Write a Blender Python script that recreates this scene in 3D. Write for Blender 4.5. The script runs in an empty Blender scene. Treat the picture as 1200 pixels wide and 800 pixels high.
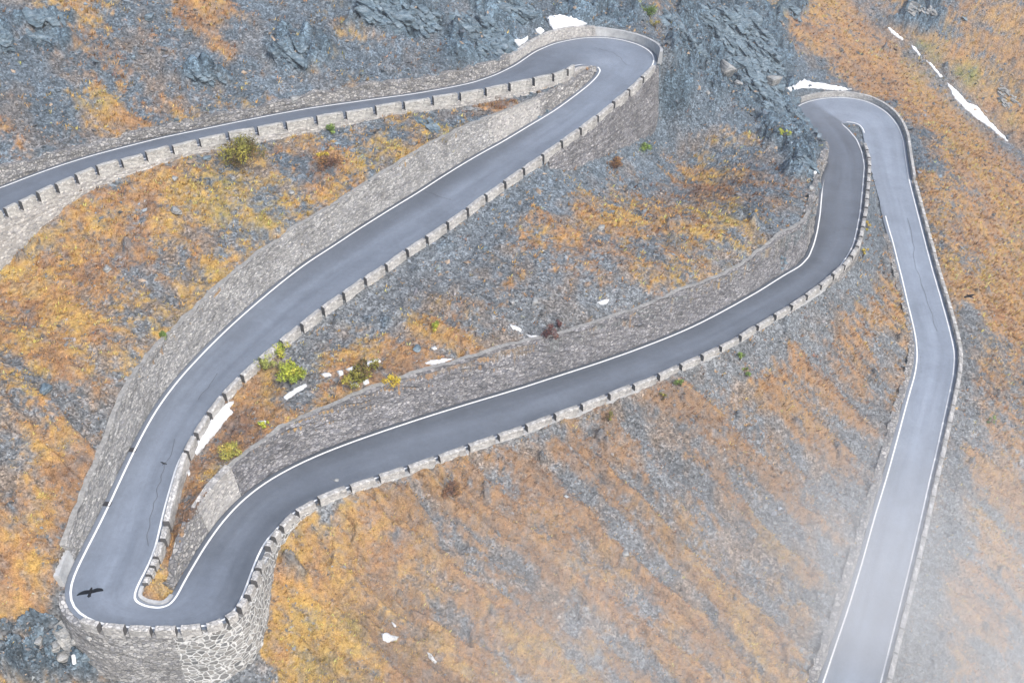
import bpy, bmesh, math, random
import numpy as np
from mathutils import Vector, Matrix
from mathutils.geometry import delaunay_2d_cdt
random.seed(7); RNG=np.random.default_rng(11)
S=bpy.context.scene
COL=S.collection
# ------------------------------------------------------------------ survey data
# edges of the road measured on the photograph (1200x800); a third value 1 marks points on a parapet top
L=[(-40,233),(0,221),(30,209),(70,194.4),(110,182),(150,171.6),(190,161.6),(240,151.4),(280,143),(320,135),(360,127.6),(400,122),(440,116.4),(480,111.2),(520,104.4),(554,97.4),(580,88.6),(604,77),(627,61),(650,51),(680,45),(704,44),(728,46.6),(750,53),(763,61),(767.6,69),
(765,77,1),(750,91,1),(734,106,1),(716,120,1),(697,136,1),(677,151,1),(655,166,1),(633,182,1),(610,198,1),(588,213.6,1),(566,228,1),(544,245,1),(521,261,1),(497,277.4,1),(473,292,1),(449,310,1),(424,326,1),(399,344,1),(374,361,1),(349.5,380.5,1),(325,400,1),(301,420,1),(279,440,1),(258,462,1),(240.5,485,1),(225,509,1),(213,530,1),
(209,540),(200,570),(190,606),(182.5,642),(174.8,661.6),(164.6,679.6),(156.8,692),(155.6,698.8),(159,704.4),(170,710),(186,712.3),(199.5,708.9),(207.4,698.8),(215,683),(228.8,659.4),(241,639),(260,612),(280,590),(304,570),(330,554),(360,539),(390,526.5),(420,515.3),(460,501.6),(500,488.4),(540,476),(580,464),(610,455),(650,442),(700,426),(740,412),(780,396.8),(810,384),(835,371.5),(860,358),(890,341),(920,322),(938,312),(948,301),(954,286),(958,270),(961.2,250),(963,228),(967,208),(973,194),(974.4,188),(970,181),(960,165),(948,146),(938,135),(933,125),(948,119),(964,115.6),(984,114.4),(1000,115.6),(1016,119),(1030,125.6),(1042,134.4),(1052,147),(1058,162),(1061,184),(1065,210),(1074,245),(1082,276),(1092,314),(1102,348),(1110,376),(1116,400),(1119,416),(1117,440),(1112,464),(1104,500),(1096,536),(1090,560),(1080,605),(1066.5,662),(1053,716),(1042.5,758),(1032,800),(1020,845),(1006,900)]
R=[(-40,262,1),(0,243,1),(18,235,1),(39,225,1),(61,215,1),(84,204,1),(109,194,1),(138,185.6,1),(167,177.6,1),(198,169.6,1),(230,161,1),(264,154,1),(298,148,1),(332,141,1),(368,135,1),(402,129.6,1),(437,124,1),(470,118,1),(504,113,1),(536,108,1),(566,103,1),(594,97,1),(622,91,1),(645,86,1),(662,80.5,1),(672,77.5),
(682,75.6),(692,76),(701,79),(703.6,83),(700,90),(690,100),(672,114),(653,128),(636,138.5),(618,149),(590,166),(564,180),(540,194),(516,209),(490,226),(460,244),(420,269),(390,289),(360,308),(330,331),(300,356),(280,373.5),(260,392),(236,416),(212,442),(197,461),(183,481),(172,500),(160,523),(148,548),(136,574),(124,600),(114,620),(103,641),(91.5,664),(83.6,680.8),(80.7,694),(81.4,705.5),(86,714.5),(97,723.5),
(120.8,730,1),(147.8,731,1),(177,732.5,1),(206,733,1),(235.5,730.7,1),(260,725.8,1),(272.6,718,1),(281.6,706.6),(287,692),(295,669.5),(303,648),(311,634),
(324,616,1),(342,597,1),(368,582,1),(406,567,1),(440,556,1),(474,545,1),(510,533,1),(545,520,1),(580,508,1),(613,497,1),(646,484,1),(678,473,1),(710,461,1),(739,449,1),(768,438,1),(794,426,1),(819,415,1),(841,404.5,1),(864,393,1),(884,380,1),(905,368,1),(924,357,1),(942,345,1),(958,333,1),(973,321,1),(986,310,1),
(992,302),(1000,287),(1004,270),(1007.8,250),(1011,220),(1013,194),(1010,178),(1004,164),(994,152),(985,144.4),(990,143),(1000,143.6),(1008,146.4),(1012,152),(1015,166),(1019,182),(1024,204),(1032,232),(1036,246),(1041,266),(1046,282),(1052,306),(1058,330),(1064,356),(1070,380),(1074,400),(1075,420),(1072,440),(1066,460),(1058,490),(1050,520),(1039,560),(1026,602),(1009.5,662),(993,716),(979.5,755),(964.5,800),(948,846),(928,905)]
# anchors: (L image pt, R image pt, nseg to next, kind s=straight h=hairpin)
A=[((-40,233),(-40,262),4),((150,171.6),(138,185.6),0),((360,127.6),(368,135),0),((580,88.6),(622,91),0),((627,61),(672,77.5),0),((704,44),(692,76),0),((767.6,69),(703.6,83),0),((716,120),(672,114),0),((633,182),(590,166),0),((497,277.4),(460,244),0),((374,361),(330,331),0),((258,462),(197,461),0),((209,540),(148,548),0),((182.5,642),(103,641),0),((155.6,698.8),(80.7,694),0),((170,710),(120.8,730),0),((199.5,708.9),(235.5,730.7),0),((215,683),(287,692),0),((241,639),(311,634),0),((304,570),(368,582),0),((420,515.3),(474,545),0),((580,464),(613,497),0),((740,412),(768,438),0),((890,341),(924,357),0),((954,286),(1000,287),0),((963,228),(1011,220),0),((970,181),(1004,164),0),((933,125),(985,144.4),0),((984,114.4),(990,143),0),((1030,125.6),(1008,146.4),0),((1061,184),(1019,182),0),((1082,276),(1046,282),0),((1116,400),(1074,400),0),((1104,500),(1058,490),0),((1080,605),(1026,602),0),((1053,716),(993,716),0),((1006,900),(928,905),0)]
ZK=[14.89,13.83,12.46,10.44,9.62,9.0,8.46,7.51,6.32,4.81,3.45,2.0,1.19,0.41,0.0,-0.3,-0.7,-1.04,-1.49,-2.13,-3.04,-4.37,-6.07,-8.28,-10.17,-11.96,-13.67,-15.01,-15.59,-16.07,-17.28,-19.38,-21.48,-22.86,-24.2,-25.39,-27.01]
F,PITCH,CH=1200.0,0.66503,69.393      # focal length in px of a 1200 px wide frame, downward tilt, camera height
CP,SP=math.cos(PITCH),math.sin(PITCH)
CAM=np.array([0,0,CH])
def rays(uv):
    uv=np.atleast_2d(np.asarray(uv,float)); u=uv[:,0]-600; v=uv[:,1]-400
    return np.stack([u,F*CP-v*SP,-F*SP-v*CP],1)
def unproj(uv,z):
    d=rays(uv); return d*((np.asarray(z)-CH)/d[:,2])[:,None]+CAM
def proj(P):
    P=np.atleast_2d(P); q=P-CAM
    w=q[:,1]*CP-q[:,2]*SP; up=q[:,1]*SP+q[:,2]*CP
    return np.stack([600+F*q[:,0]/w,400-F*up/w],1)
# ------------------------------------------------------------------ noise
_T=np.random.default_rng(3).random((256,256))
def vn(x,y,seed=0):
    x=x+seed*17.31; y=y+seed*9.77
    xi=np.floor(x).astype(int); yi=np.floor(y).astype(int); fx=x-xi; fy=y-yi
    fx=fx*fx*(3-2*fx); fy=fy*fy*(3-2*fy)
    a=_T[xi&255,yi&255]; b=_T[(xi+1)&255,yi&255]; c=_T[xi&255,(yi+1)&255]; d=_T[(xi+1)&255,(yi+1)&255]
    return (a*(1-fx)+b*fx)*(1-fy)+(c*(1-fx)+d*fx)*fy
def fbm(x,y,o=4,seed=0,g=.5):
    s=0;a=1;t=0
    for i in range(o):
        s=s+a*vn(x*2**i,y*2**i,seed+i*3); t+=a; a*=g
    return s/t
def sstep(a,b,x):
    t=np.clip((x-a)/(b-a),0,1); return t*t*(3-2*t)
def gsm(P,s):
    k=np.exp(-.5*(np.arange(-4,5)/s)**2); k/=k.sum()
    Q=np.concatenate([np.repeat(P[:1],4,0),P,np.repeat(P[-1:],4,0)])
    return sum(k[i]*Q[i:i+len(P)] for i in range(9))
# ------------------------------------------------------------------ objects
def meshdata(name,V,Fs,smooth=False):
    me=bpy.data.meshes.new(name)
    V=np.asarray(V,np.float32)
    if isinstance(Fs,np.ndarray):
        n,k=Fs.shape
        me.vertices.add(len(V)); me.vertices.foreach_set('co',V.ravel())
        me.loops.add(n*k); me.loops.foreach_set('vertex_index',Fs.astype(np.int32).ravel())
        me.polygons.add(n); me.polygons.foreach_set('loop_start',np.arange(0,n*k,k,dtype=np.int32))
        me.update(calc_edges=True); me.validate()
    else:
        me.from_pydata([tuple(v) for v in V.tolist()],[],Fs); me.update()
    me.polygons.foreach_set('use_smooth',np.full(len(me.polygons),smooth))
    return me
def obj(name,V,Fs,mat,label=None,cat=None,group=None,kind=None,parent=None,smooth=False,origin=None):
    V=np.asarray(V,float)
    if origin is not None: V=V-np.asarray(origin)
    o=bpy.data.objects.new(name,meshdata(name,V,Fs,smooth)); COL.objects.link(o)
    if origin is not None: o.location=origin
    if mat: o.data.materials.append(mat)
    tag(o,label,cat,group,kind)
    if parent: o.parent=parent
    return o
def tag(o,label=None,cat=None,group=None,kind=None):
    for k,v in (('label',label),('category',cat),('group',group),('kind',kind)):
        if v: o[k]=v
def empty(name,loc,label,cat,group=None):
    o=bpy.data.objects.new(name,None); COL.objects.link(o); o.location=loc; tag(o,label,cat,group); return o
def attr(o,name,arr,dom='POINT'):
    arr=np.asarray(arr,np.float32)
    if arr.ndim==1:
        a=o.data.attributes.new(name,'FLOAT',dom); a.data.foreach_set('value',arr)
    else:
        a=o.data.attributes.new(name,'FLOAT_COLOR',dom)
        if arr.shape[1]==3: arr=np.c_[arr,np.ones(len(arr),np.float32)]
        a.data.foreach_set('color',arr.ravel())
def gridfaces(r,c):
    i=np.arange(r*c).reshape(r,c)
    return np.stack([i[:-1,:-1],i[:-1,1:],i[1:,1:],i[1:,:-1]],-1).reshape(-1,4)
# ------------------------------------------------------------------ materials
class NT:
    def __init__(s,name):
        s.m=bpy.data.materials.new(name); s.m.use_nodes=True; s.t=s.m.node_tree; s.t.nodes.clear()
        s.out=s.n('ShaderNodeOutputMaterial'); s.b=s.n('ShaderNodeBsdfPrincipled')
        s.l(s.b,0,s.out,0)
    def n(s,ty,**k):
        n=s.t.nodes.new(ty)
        for a,v in k.items():
            if a[0]=='_': n.inputs[a[1:].replace('_',' ')].default_value=v
            else: setattr(n,a,v)
        return n
    def l(s,a,i,b,j): s.t.links.new(a.outputs[i],b.inputs[j])
    def coord(s,which='Object',scale=(1,1,1),rot=(0,0,0)):
        c=s.n('ShaderNodeTexCoord'); m=s.n('ShaderNodeMapping'); s.l(c,which,m,0)
        m.inputs['Scale'].default_value=scale; m.inputs['Rotation'].default_value=rot; return m
    def uv(s,name):
        return s.n('ShaderNodeAttribute',attribute_name=name)
    def noise(s,vec,scale,detail=5,rough=.6):
        n=s.n('ShaderNodeTexNoise'); n.inputs['Scale'].default_value=scale; n.inputs['Detail'].default_value=detail; n.inputs['Roughness'].default_value=rough
        if vec: s.l(vec[0],vec[1],n,'Vector')
        return n
    def vor(s,vec,scale,feature='F1',rnd=1):
        n=s.n('ShaderNodeTexVoronoi',feature=feature); n.inputs['Scale'].default_value=scale; n.inputs['Randomness'].default_value=rnd
        if vec: s.l(vec[0],vec[1],n,'Vector')
        return n
    def ramp(s,src,i,stops,interp='LINEAR'):
        r=s.n('ShaderNodeValToRGB'); r.color_ramp.interpolation=interp
        e=r.color_ramp.elements
        while len(e)<len(stops): e.new(.5)
        for k,(p,c) in enumerate(stops):
            e[k].position=p; e[k].color=(c,c,c,1) if isinstance(c,(int,float)) else (*c,1)
        s.l(src,i,r,0); return r
    def mix(s,fac,a,b,mode='MIX'):
        m=s.n('ShaderNodeMix',data_type='RGBA',blend_type=mode)
        for src,idx in ((fac,0),(a,6),(b,7)):
            if isinstance(src,tuple) and hasattr(src[0],'outputs'): s.l(src[0],src[1],m,idx)
            elif isinstance(src,(int,float)): m.inputs[idx].default_value=src
            else: m.inputs[idx].default_value=(*src,1)
        return m
    def bump(s,src,i,strength,dist,prev=None):
        b=s.n('ShaderNodeBump'); b.inputs['Strength'].default_value=strength; b.inputs['Distance'].default_value=dist
        s.l(src,i,b,'Height')
        if prev: s.l(prev,0,b,'Normal')
        return b
def mat_ground():
    t=NT('ground'); a=t.n('ShaderNodeAttribute',attribute_name='albedo'); st=t.n('ShaderNodeAttribute',attribute_name='veg')
    c=t.coord()
    v1=t.vor((c,0),2.2); v2=t.vor((c,0),5.5); nz=t.noise((c,0),9,6,.7); n2=t.noise((c,0),1.3,5,.65)
    # loose stones: every cell its own tone
    sep=t.n('ShaderNodeSeparateColor'); t.l(v1,'Color',sep,0); sep2=t.n('ShaderNodeSeparateColor'); t.l(v2,'Color',sep2,0)
    add=t.n('ShaderNodeMath',operation='ADD'); t.l(sep,0,add,0); t.l(sep2,0,add,1)
    rs=t.ramp(add,0,[(.1,.46),(.5,.88),(.88,1.1),(1.0,1.5)])
    add.operation='MULTIPLY_ADD'; add.inputs[1].default_value=.45; mm=t.n('ShaderNodeMath',operation='MULTIPLY'); t.l(sep2,0,mm,0); mm.inputs[1].default_value=.55; t.l(mm,0,add,2)
    rg=t.ramp(nz,0,[(.25,.5),(.5,.98),(.75,1.6)])
    tone=t.mix((st,'Fac'),(rs,0),(rg,0))
    m=t.mix(1.0,(a,'Color'),(tone,2),'MULTIPLY')
    r2=t.ramp(n2,0,[(.3,.78),(.7,1.2)])
    m2=t.mix(1.0,(m,2),(r2,0),'MULTIPLY')
    t.l(m2,2,t.b,'Base Color'); t.b.inputs['Roughness'].default_value=.95; t.b.inputs['Specular IOR Level'].default_value=.15
    b1=t.bump(v1,'Distance',.7,.22); b2=t.bump(v2,'Distance',.7,.1,b1); b3=t.bump(nz,0,.6,.1,b2)
    t.l(b3,0,t.b,'Normal'); return t.m
def mat_stone(name,cols,mortar,scale,msize=.06,vert=1.5,var=.35,stain=.5):
    """masonry: rounded courses of stones, cols = three stone tones"""
    t=NT(name); c=t.coord('Object',(scale,scale,scale*vert))
    wob=t.noise((c,0),.8,3); wm=t.n('ShaderNodeVectorMath',operation='SCALE'); wm.inputs['Scale'].default_value=.35; t.l(wob,1,wm,0)
    wa=t.n('ShaderNodeVectorMath',operation='ADD'); t.l(c,0,wa,0); t.l(wm,0,wa,1)
    v=t.vor((wa,0),1.0); e=t.vor((wa,0),1.0,'DISTANCE_TO_EDGE')
    sep=t.n('ShaderNodeSeparateColor'); t.l(v,'Color',sep,0)
    r=t.ramp(sep,0,[(0,cols[0]),(.35,cols[1]),(.7,cols[2]),(1,cols[1])])
    bri=t.ramp(sep,1,[(0,1-var),(.8,1+var*.5),(1,1+var*1.0)])
    m=t.mix(1.0,(r,0),(bri,0),'MULTIPLY')
    er=t.ramp(e,0,[(msize*.5,0),(msize*1.6,1)])
    m=t.mix((er,0),mortar,(m,2))
    oc=t.coord('Object'); st=t.noise((oc,0),.35,5,.65); sr=t.ramp(st,0,[(.3,1-.4*stain),(.55,1.0),(.75,1+.25*stain)])
    m=t.mix(1.0,(m,2),(sr,0),'MULTIPLY')
    fine=t.noise((oc,0),14,4,.7); fr=t.ramp(fine,0,[(.3,.75),(.7,1.25)]); m=t.mix(1.0,(m,2),(fr,0),'MULTIPLY')
    t.l(m,2,t.b,'Base Color'); t.b.inputs['Roughness'].default_value=.93; t.b.inputs['Specular IOR Level'].default_value=.2
    b=t.bump(er,0,.8,.09); b2=t.bump(fine,0,.5,.04,b); t.l(b2,0,t.b,'Normal'); return t.m
def mat_rock(name,c1,c2,c3):
    t=NT(name); c=t.coord('Object',(1,1,1),(.5,.35,.3)); s=t.coord('Object',(.7,.7,4.2),(.55,.3,.2))
    n=t.noise((c,0),.7,8,.65); ns=t.noise((s,0),1.2,7,.65); f=t.noise((c,0),7,5,.7); v=t.vor((s,0),1.1)
    r=t.ramp(ns,0,[(.3,c1),(.5,c2),(.7,c3)]); r2=t.ramp(n,0,[(.3,.6),(.7,1.35)])
    m=t.mix(1.0,(r,0),(r2,0),'MULTIPLY'); fr=t.ramp(f,0,[(.3,.7),(.7,1.3)]); m=t.mix(1.0,(m,2),(fr,0),'MULTIPLY')
    t.l(m,2,t.b,'Base Color'); t.b.inputs['Roughness'].default_value=.9; t.b.inputs['Specular IOR Level'].default_value=.2
    b=t.bump(v,'Distance',.7,.25); b1=t.bump(ns,0,.9,.3,b); b2=t.bump(f,0,.5,.06,b1); t.l(b2,0,t.b,'Normal'); return t.m
def mat_attr(name,att,rough=.9,lo=.7,hi=1.3,scale=8,spec=.15,transl=0):
    t=NT(name); a=t.n('ShaderNodeAttribute',attribute_name=att); c=t.coord(); n=t.noise((c,0),scale,4,.7)
    r=t.ramp(n,0,[(.3,lo),(.7,hi)]); m=t.mix(1.0,(a,'Color'),(r,0),'MULTIPLY'); t.l(m,2,t.b,'Base Color')
    t.b.inputs['Roughness'].default_value=rough; t.b.inputs['Specular IOR Level'].default_value=spec; return t.m
def mat_asphalt():
    t=NT('asphalt'); a=t.n('ShaderNodeAttribute',attribute_name='albedo'); c=t.coord()
    u=t.n('ShaderNodeAttribute',attribute_name='along'); mp=t.n('ShaderNodeMapping'); t.l(u,'Vector',mp,0); mp.inputs['Scale'].default_value=(.06,1.1,1)
    n=t.noise((c,0),.35,6,.6); f=t.noise((c,0),22,4,.75); s=t.noise((mp,0),1.0,6,.6); g=t.noise((c,0),2.2,5,.6)
    m=t.mix(1.0,(a,'Color'),(t.ramp(n,0,[(.3,.92),(.7,1.07)]),0),'MULTIPLY')
    m=t.mix(1.0,(m,2),(t.ramp(f,0,[(.25,.72),(.5,1.0),(.8,1.35)]),0),'MULTIPLY')
    m=t.mix(1.0,(m,2),(t.ramp(s,0,[(.3,.87),(.7,1.12)]),0),'MULTIPLY')
    m=t.mix(1.0,(m,2),(t.ramp(g,0,[(.3,.93),(.7,1.07)]),0),'MULTIPLY')
    p=t.noise((c,0),.16,3,.5); pv=t.vor((c,0),.09); m=t.mix(1.0,(m,2),(t.ramp(p,0,[(.42,.93),(.44,1.0),(.58,1.0),(.6,1.05)]),0),'MULTIPLY')
    g2=t.noise((c,0),70,2,.8); m=t.mix(1.0,(m,2),(t.ramp(g2,0,[(.3,.8),(.7,1.2)]),0),'MULTIPLY')
    t.l(m,2,t.b,'Base Color'); t.l(t.ramp(s,0,[(.3,.5),(.7,.72)]),0,t.b,'Roughness'); t.b.inputs['Specular IOR Level'].default_value=.45
    t.l(t.bump(f,0,.35,.02),0,t.b,'Normal'); return t.m
def mat_plain(name,col,rough=.8,lo=.85,hi=1.12,scale=3,bump=.0,spec=.3,sss=0):
    t=NT(name); c=t.coord(); n=t.noise((c,0),scale,6,.7); r=t.ramp(n,0,[(.3,lo),(.7,hi)]); m=t.mix(1.0,col,(r,0),'MULTIPLY'); t.l(m,2,t.b,'Base Color')
    t.b.inputs['Roughness'].default_value=rough; t.b.inputs['Specular IOR Level'].default_value=spec
    if bump: t.l(t.bump(n,0,.6,bump),0,t.b,'Normal')
    return t.m
def mat_line():
    t=NT('line_paint'); c=t.coord(); n=t.noise((c,0),5,6,.75); r=t.ramp(n,0,[(.32,(.3,.31,.33)),(.40,(.64,.65,.66)),(.7,(.8,.8,.79))]); t.l(r,0,t.b,'Base Color'); t.b.inputs['Roughness'].default_value=.6; return t.m
M={}
M['ground']=mat_ground(); M['asphalt']=mat_asphalt(); M['line']=mat_line()
M['grass']=mat_attr('dry_grass','albedo',.9,.75,1.25,6); M['scree']=mat_attr('scree','albedo',.9,.75,1.2,9); M['leaf']=mat_attr('leaf','albedo',.8,.8,1.2,4)
M['wall_pale']=mat_stone('pale_masonry',[(0.403,0.386,0.370),(0.493,0.470,0.442),(0.302,0.297,0.302)],(0.370,0.358,0.342),3.0,.05,1.7,.3)
M['wall_mixed']=mat_stone('mixed_masonry',[(.315,.31,.305),(.40,.39,.375),(.215,.217,.23)],(.19,.19,.19),2.9,.05,1.9,.3,.8)
M['wall_dark']=mat_stone('dark_masonry',[(.2,.198,.212),(.30,.29,.29),(.135,.137,.155)],(.115,.115,.125),2.7,.055,1.7,.34,.9)
M['wall_mortar']=mat_stone('mortared_masonry',[(.20,.2,.2),(.28,.27,.255),(.15,.155,.16)],(.52,.52,.51),1.65,.085,1.5,.32,.6)
M['wall_rubble']=mat_stone('rubble_masonry',[(.27,.258,.25),(.36,.345,.325),(.19,.187,.195)],(.14,.14,.142),2.4,.07,1.5,.34,.8)
M['cap']=mat_plain('wall_cap',(.24,.235,.225),.9,.6,1.3,2.5,.06)
M['block']=mat_stone('block_masonry',[(.41,.40,.39),(.48,.465,.445),(.34,.335,.33)],(.39,.38,.37),3.2,.05,1.6,.26,.9)
M['block_pale']=mat_stone('block_pale',[(.42,.415,.40),(.50,.485,.46),(.34,.34,.335)],(.42,.41,.39),3.2,.05,1.6,.28,.9)
M['concrete']=mat_plain('concrete',(.36,.365,.37),.9,.7,1.2,1.2,.03)
M['rock']=mat_rock('slate_rock',(.055,.085,.11),(.12,.165,.2),(.23,.27,.30))
M['end_shade']=mat_plain('painted_end_shade',(.10,.098,.10),.9,.7,1.2,6,.02)  # dark colour painting the shade in the gaps onto block ends
M['rock_pale']=mat_rock('pale_rock',(.16,.17,.18),(.26,.265,.265),(.36,.35,.33))
def mat_snow():
    t=NT('snow'); a=t.n('ShaderNodeAttribute',attribute_name='rim'); c=t.coord(); n=t.noise((c,0),1.6,6,.7); f=t.noise((c,0),6,5,.7)
    m=t.n('ShaderNodeMath',operation='MULTIPLY_ADD'); t.l(n,0,m,0); m.inputs[1].default_value=.9; t.l(a,'Fac',m,2)
    r=t.ramp(m,0,[(.35,(.42,.43,.44)),(.62,(.74,.76,.79)),(.95,(.86,.88,.91))]); t.l(r,0,t.b,'Base Color'); t.b.inputs['Roughness'].default_value=.65
    t.l(t.bump(f,0,.7,.12,t.bump(n,0,.8,.2)),0,t.b,'Normal'); return t.m
M['snow']=mat_snow()
M['black']=mat_plain('bird_black',(.012,.012,.014),.5); M['wood']=mat_plain('twig',(.09,.065,.045),.9); M['crack']=mat_plain('crack',(.07,.075,.085),.9)
M['metal']=mat_plain('white_metal',(.75,.76,.78),.45); M['drain']=mat_plain('drain',(.03,.03,.035),.8)
# ------------------------------------------------------------------ road stations
def find(C,p): return min(range(len(C)),key=lambda i:abs(C[i][0]-p[0])+abs(C[i][1]-p[1]))
aL=[find(L,a[0]) for a in A]; aR=[find(R,a[1]) for a in A]; NK=len(A)
Lp=np.array([p[:2] for p in L],float); Rp=np.array([p[:2] for p in R],float)
def tpar(P,a):
    s=np.r_[0,np.cumsum(np.hypot(*np.diff(P,axis=0).T))]; return np.interp(s,s[a],np.arange(len(a)))
tL=tpar(Lp,aL); tR=tpar(Rp,aR)
Lf=np.array([len(p)>2 for p in L],float); Rf=np.array([len(p)>2 for p in R],float)
def lift(t,P,tp,Fl,ts,hp):
    uv=np.stack([np.interp(ts,tp,P[:,0]),np.interp(ts,tp,P[:,1])],1); fl=np.interp(ts,tp,Fl)
    z=np.interp(ts,np.arange(NK),ZK); X=unproj(uv,z+fl*hp); X[:,2]=z; return X,fl
def HPR(ts): return np.where(ts<4.4,1.1,.8)
tt=np.linspace(0,NK-1,1500); a_,_=lift(0,Lp,tL,Lf,tt,.8); b_,_=lift(0,Rp,tR,Rf,tt,HPR(tt))
sl=np.maximum(np.hypot(*np.diff(a_[:,:2],axis=0).T),np.hypot(*np.diff(b_[:,:2],axis=0).T))
sl=np.r_[0,np.cumsum(np.minimum(sl,2))]; NS=int(sl[-1]/.85)
TS=np.interp(np.linspace(0,sl[-1],NS),sl,tt)
PL,fL=lift(0,Lp,tL,Lf,TS,.8); PR,fR=lift(0,Rp,tR,Rf,TS,HPR(TS))
PL=gsm(PL,1.3); PR=gsm(PR,1.3); fL=gsm(fL[:,None],1.5)[:,0]; fR=gsm(fR[:,None],1.5)[:,0]
zz=gsm(((PL+PR)/2)[:,2:],2)[:,0]; PL[:,2]=zz; PR[:,2]=zz
nn=(PL-PR)[:,:2]; nn/=np.linalg.norm(nn,axis=1)[:,None]
n3=np.c_[nn,np.zeros(NS)]
def tan3(P):
    g=np.gradient(P,axis=0); return g/np.maximum(np.linalg.norm(g,axis=1)[:,None],1e-6)
def outn(P,sgn):
    g=tan3(P); n=np.stack([-g[:,1],g[:,0],0*g[:,0]],1)*sgn
    n=n+n3*sgn*.35*1.0 if False else n
    d=(n*n3*sgn).sum(1); n=np.where((d<.25)[:,None],n3*sgn,n); n=gsm(n,1.5); return n/np.linalg.norm(n,axis=1)[:,None]
nL=outn(PL,1); nR=outn(PR,-1)          # outward on each side  (L is on the left of the direction of travel, downhill)
def at_f(side,uv,h=0,lo=0,hi=99):
    P=PL if side=='L' else PR
    m=np.where((TS>=lo)&(TS<=hi))[0]; x=np.linspace(m[0],m[-1],(len(m)-1)*12+1); Q=np.stack([np.interp(x,np.arange(NS),P[:,k]) for k in range(3)],1)
    return float(x[np.argmin(((proj(Q+np.array([0,0,h]))-np.array(uv))**2).sum(1))])
def at(side,uv,h=0,lo=0,hi=99):
    P=PL if side=='L' else PR
    m=np.where((TS>=lo)&(TS<=hi))[0]; q=proj(P[m]+np.array([0,0,h])); return m[np.argmin(((q-np.array(uv))**2).sum(1))]
# type of edge: 1 uphill wall, 2 parapet, 0 open
tyL=np.where(TS<6.05,1,np.where(TS<13.55,2,np.where(TS<16.6,3,np.where(TS<28.0,1,2))))
tyR=np.where(TS<5.35,2,np.where(TS<13.95,1,np.where(TS<25.95,2,np.where(TS<30.6,0,1))))
edL=np.select([tyL==1,tyL==2,tyL==3],[.55+0*fL,.05+.4*(1-fL),.5+0*fL],.3)
edR=np.select([tyR==1,tyR==2],[.55+0*fR,.05+.4*(1-fR)],.3)
exL=np.select([tyL==1,tyL==2,tyL==3],[.95+0*fL,.3+.45*(1-fL),.6+0*fL],.4)
exR=np.select([tyR==1,tyR==2],[.95+0*fR,.3+.45*(1-fR)],.4)
edL=gsm(edL[:,None],1)[:,0]; edR=gsm(edR[:,None],1)[:,0]
EL=PL+nL*edL[:,None]; ER=PR+nR*edR[:,None]
# ------------------------------------------------------------------ wall heights measured against their top edge in the photo
def solve_h(side,curve,t0,t1,bat=.12,hmax=11,down=False,off=.55,z0=0):
    P,n=(PL,nL) if side=='L' else (PR,nR)
    c=np.array(curve,float); c=c[np.argsort(c[:,0])]
    idx=np.where((TS>=t0)&(TS<=t1))[0]; hs=np.linspace(.3,hmax,160); out=[]
    for i in idx:
        if down: Q=P[i]+n[i]*(off+bat*hs)[:,None]; Q[:,2]=P[i,2]-hs
        else: Q=P[i]+n[i]*(off+bat*hs)[:,None]; Q[:,2]=P[i,2]+hs
        q=proj(Q); vt=np.interp(q[:,0],c[:,0],c[:,1]); ok=(q[:,1]>=vt) if down else (q[:,1]<=vt)
        out.append(hs[np.argmax(ok)] if ok.any() else np.nan)
    h=np.array(out); g=np.isfinite(h); h=np.interp(np.arange(len(h)),np.where(g)[0],h[g]) if g.any() else np.full(len(h),2.)
    return idx,gsm(gsm(h[:,None],2.5),2)[:,0]
hL=np.full(NS,np.nan); hR=np.full(NS,np.nan)
top1=[(-60,212),(0,196),(60,182),(100,172),(160,156),(200,147),(240,140),(336,120),(356,114),(420,100),(480,96),(540,84),(600,66),(608,60),(626,48),(650,36),(680,31),(704,33),(740,39.6),(760,46),(772,55),(776,63)]
i,h=solve_h('L',top1,0,6.05,.1,8); hL[i]=h
top2=[(694,80),(688,86),(660,102),(640,111),(622,119),(604,126),(570,138),(526,157),(480,182),(420,222),(366,254),(336,274),(300,300),(280,312),(250,342),(216,376),(188,400),(160,436),(144,458),(134,480),(128,516),(110,550),(96,580),(86,608),(78,633),(69,672),(64,694),(58,710)]
i,h=solve_h('R',top2,5.35,13.95,.14,9); hR[i]=h
top3=[(188,712),(192,702),(206,682),(222,650),(236,614),(250,589),(264,562),(280,540),(300,522),(330,501),(380,480),(410,470),(430,454),(470,446),(496,432),(540,425),(570,413),(600,402),(650,396),(690,380),(736,366),(770,354),(800,338),(830,330),(870,312),(890,294),(908,285),(925,283),(938,266),(943,245),(946,215),(951,190),(945,165),(930,140),(922,118)]
i,h=solve_h('L',top3,16.6,28.0,.12,7); hL[i]=h
i=np.where((TS>16.6)&(TS<=19.3))[0]; hL[i]=np.interp(TS[i],[16.6,17,17.4,17.8,18.2,18.6,19,19.3],[.5,1.0,1.8,2.5,3.1,3.5,3.8,4.1])
i=np.where((TS>25.2)&(TS<=28.0))[0]; hL[i]=np.interp(TS[i],[25.2,26,26.8,27.4,28],[3.4,2.4,1.7,1.1,1.0])
i=np.where(TS>30.6)[0]; hR[i]=np.interp(TS[i],[30.6,31.3,32,33,34,36],[.3,.6,1.3,1.7,1.8,1.8])
print('hL1',np.nanmin(hL),np.nanmax(hL)); 
for k in range(0,NS,18): print(round(TS[k],1),PL[k].round(1),PR[k].round(1),'hL',hL[k].round(1),'hR',hR[k].round(1))
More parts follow.
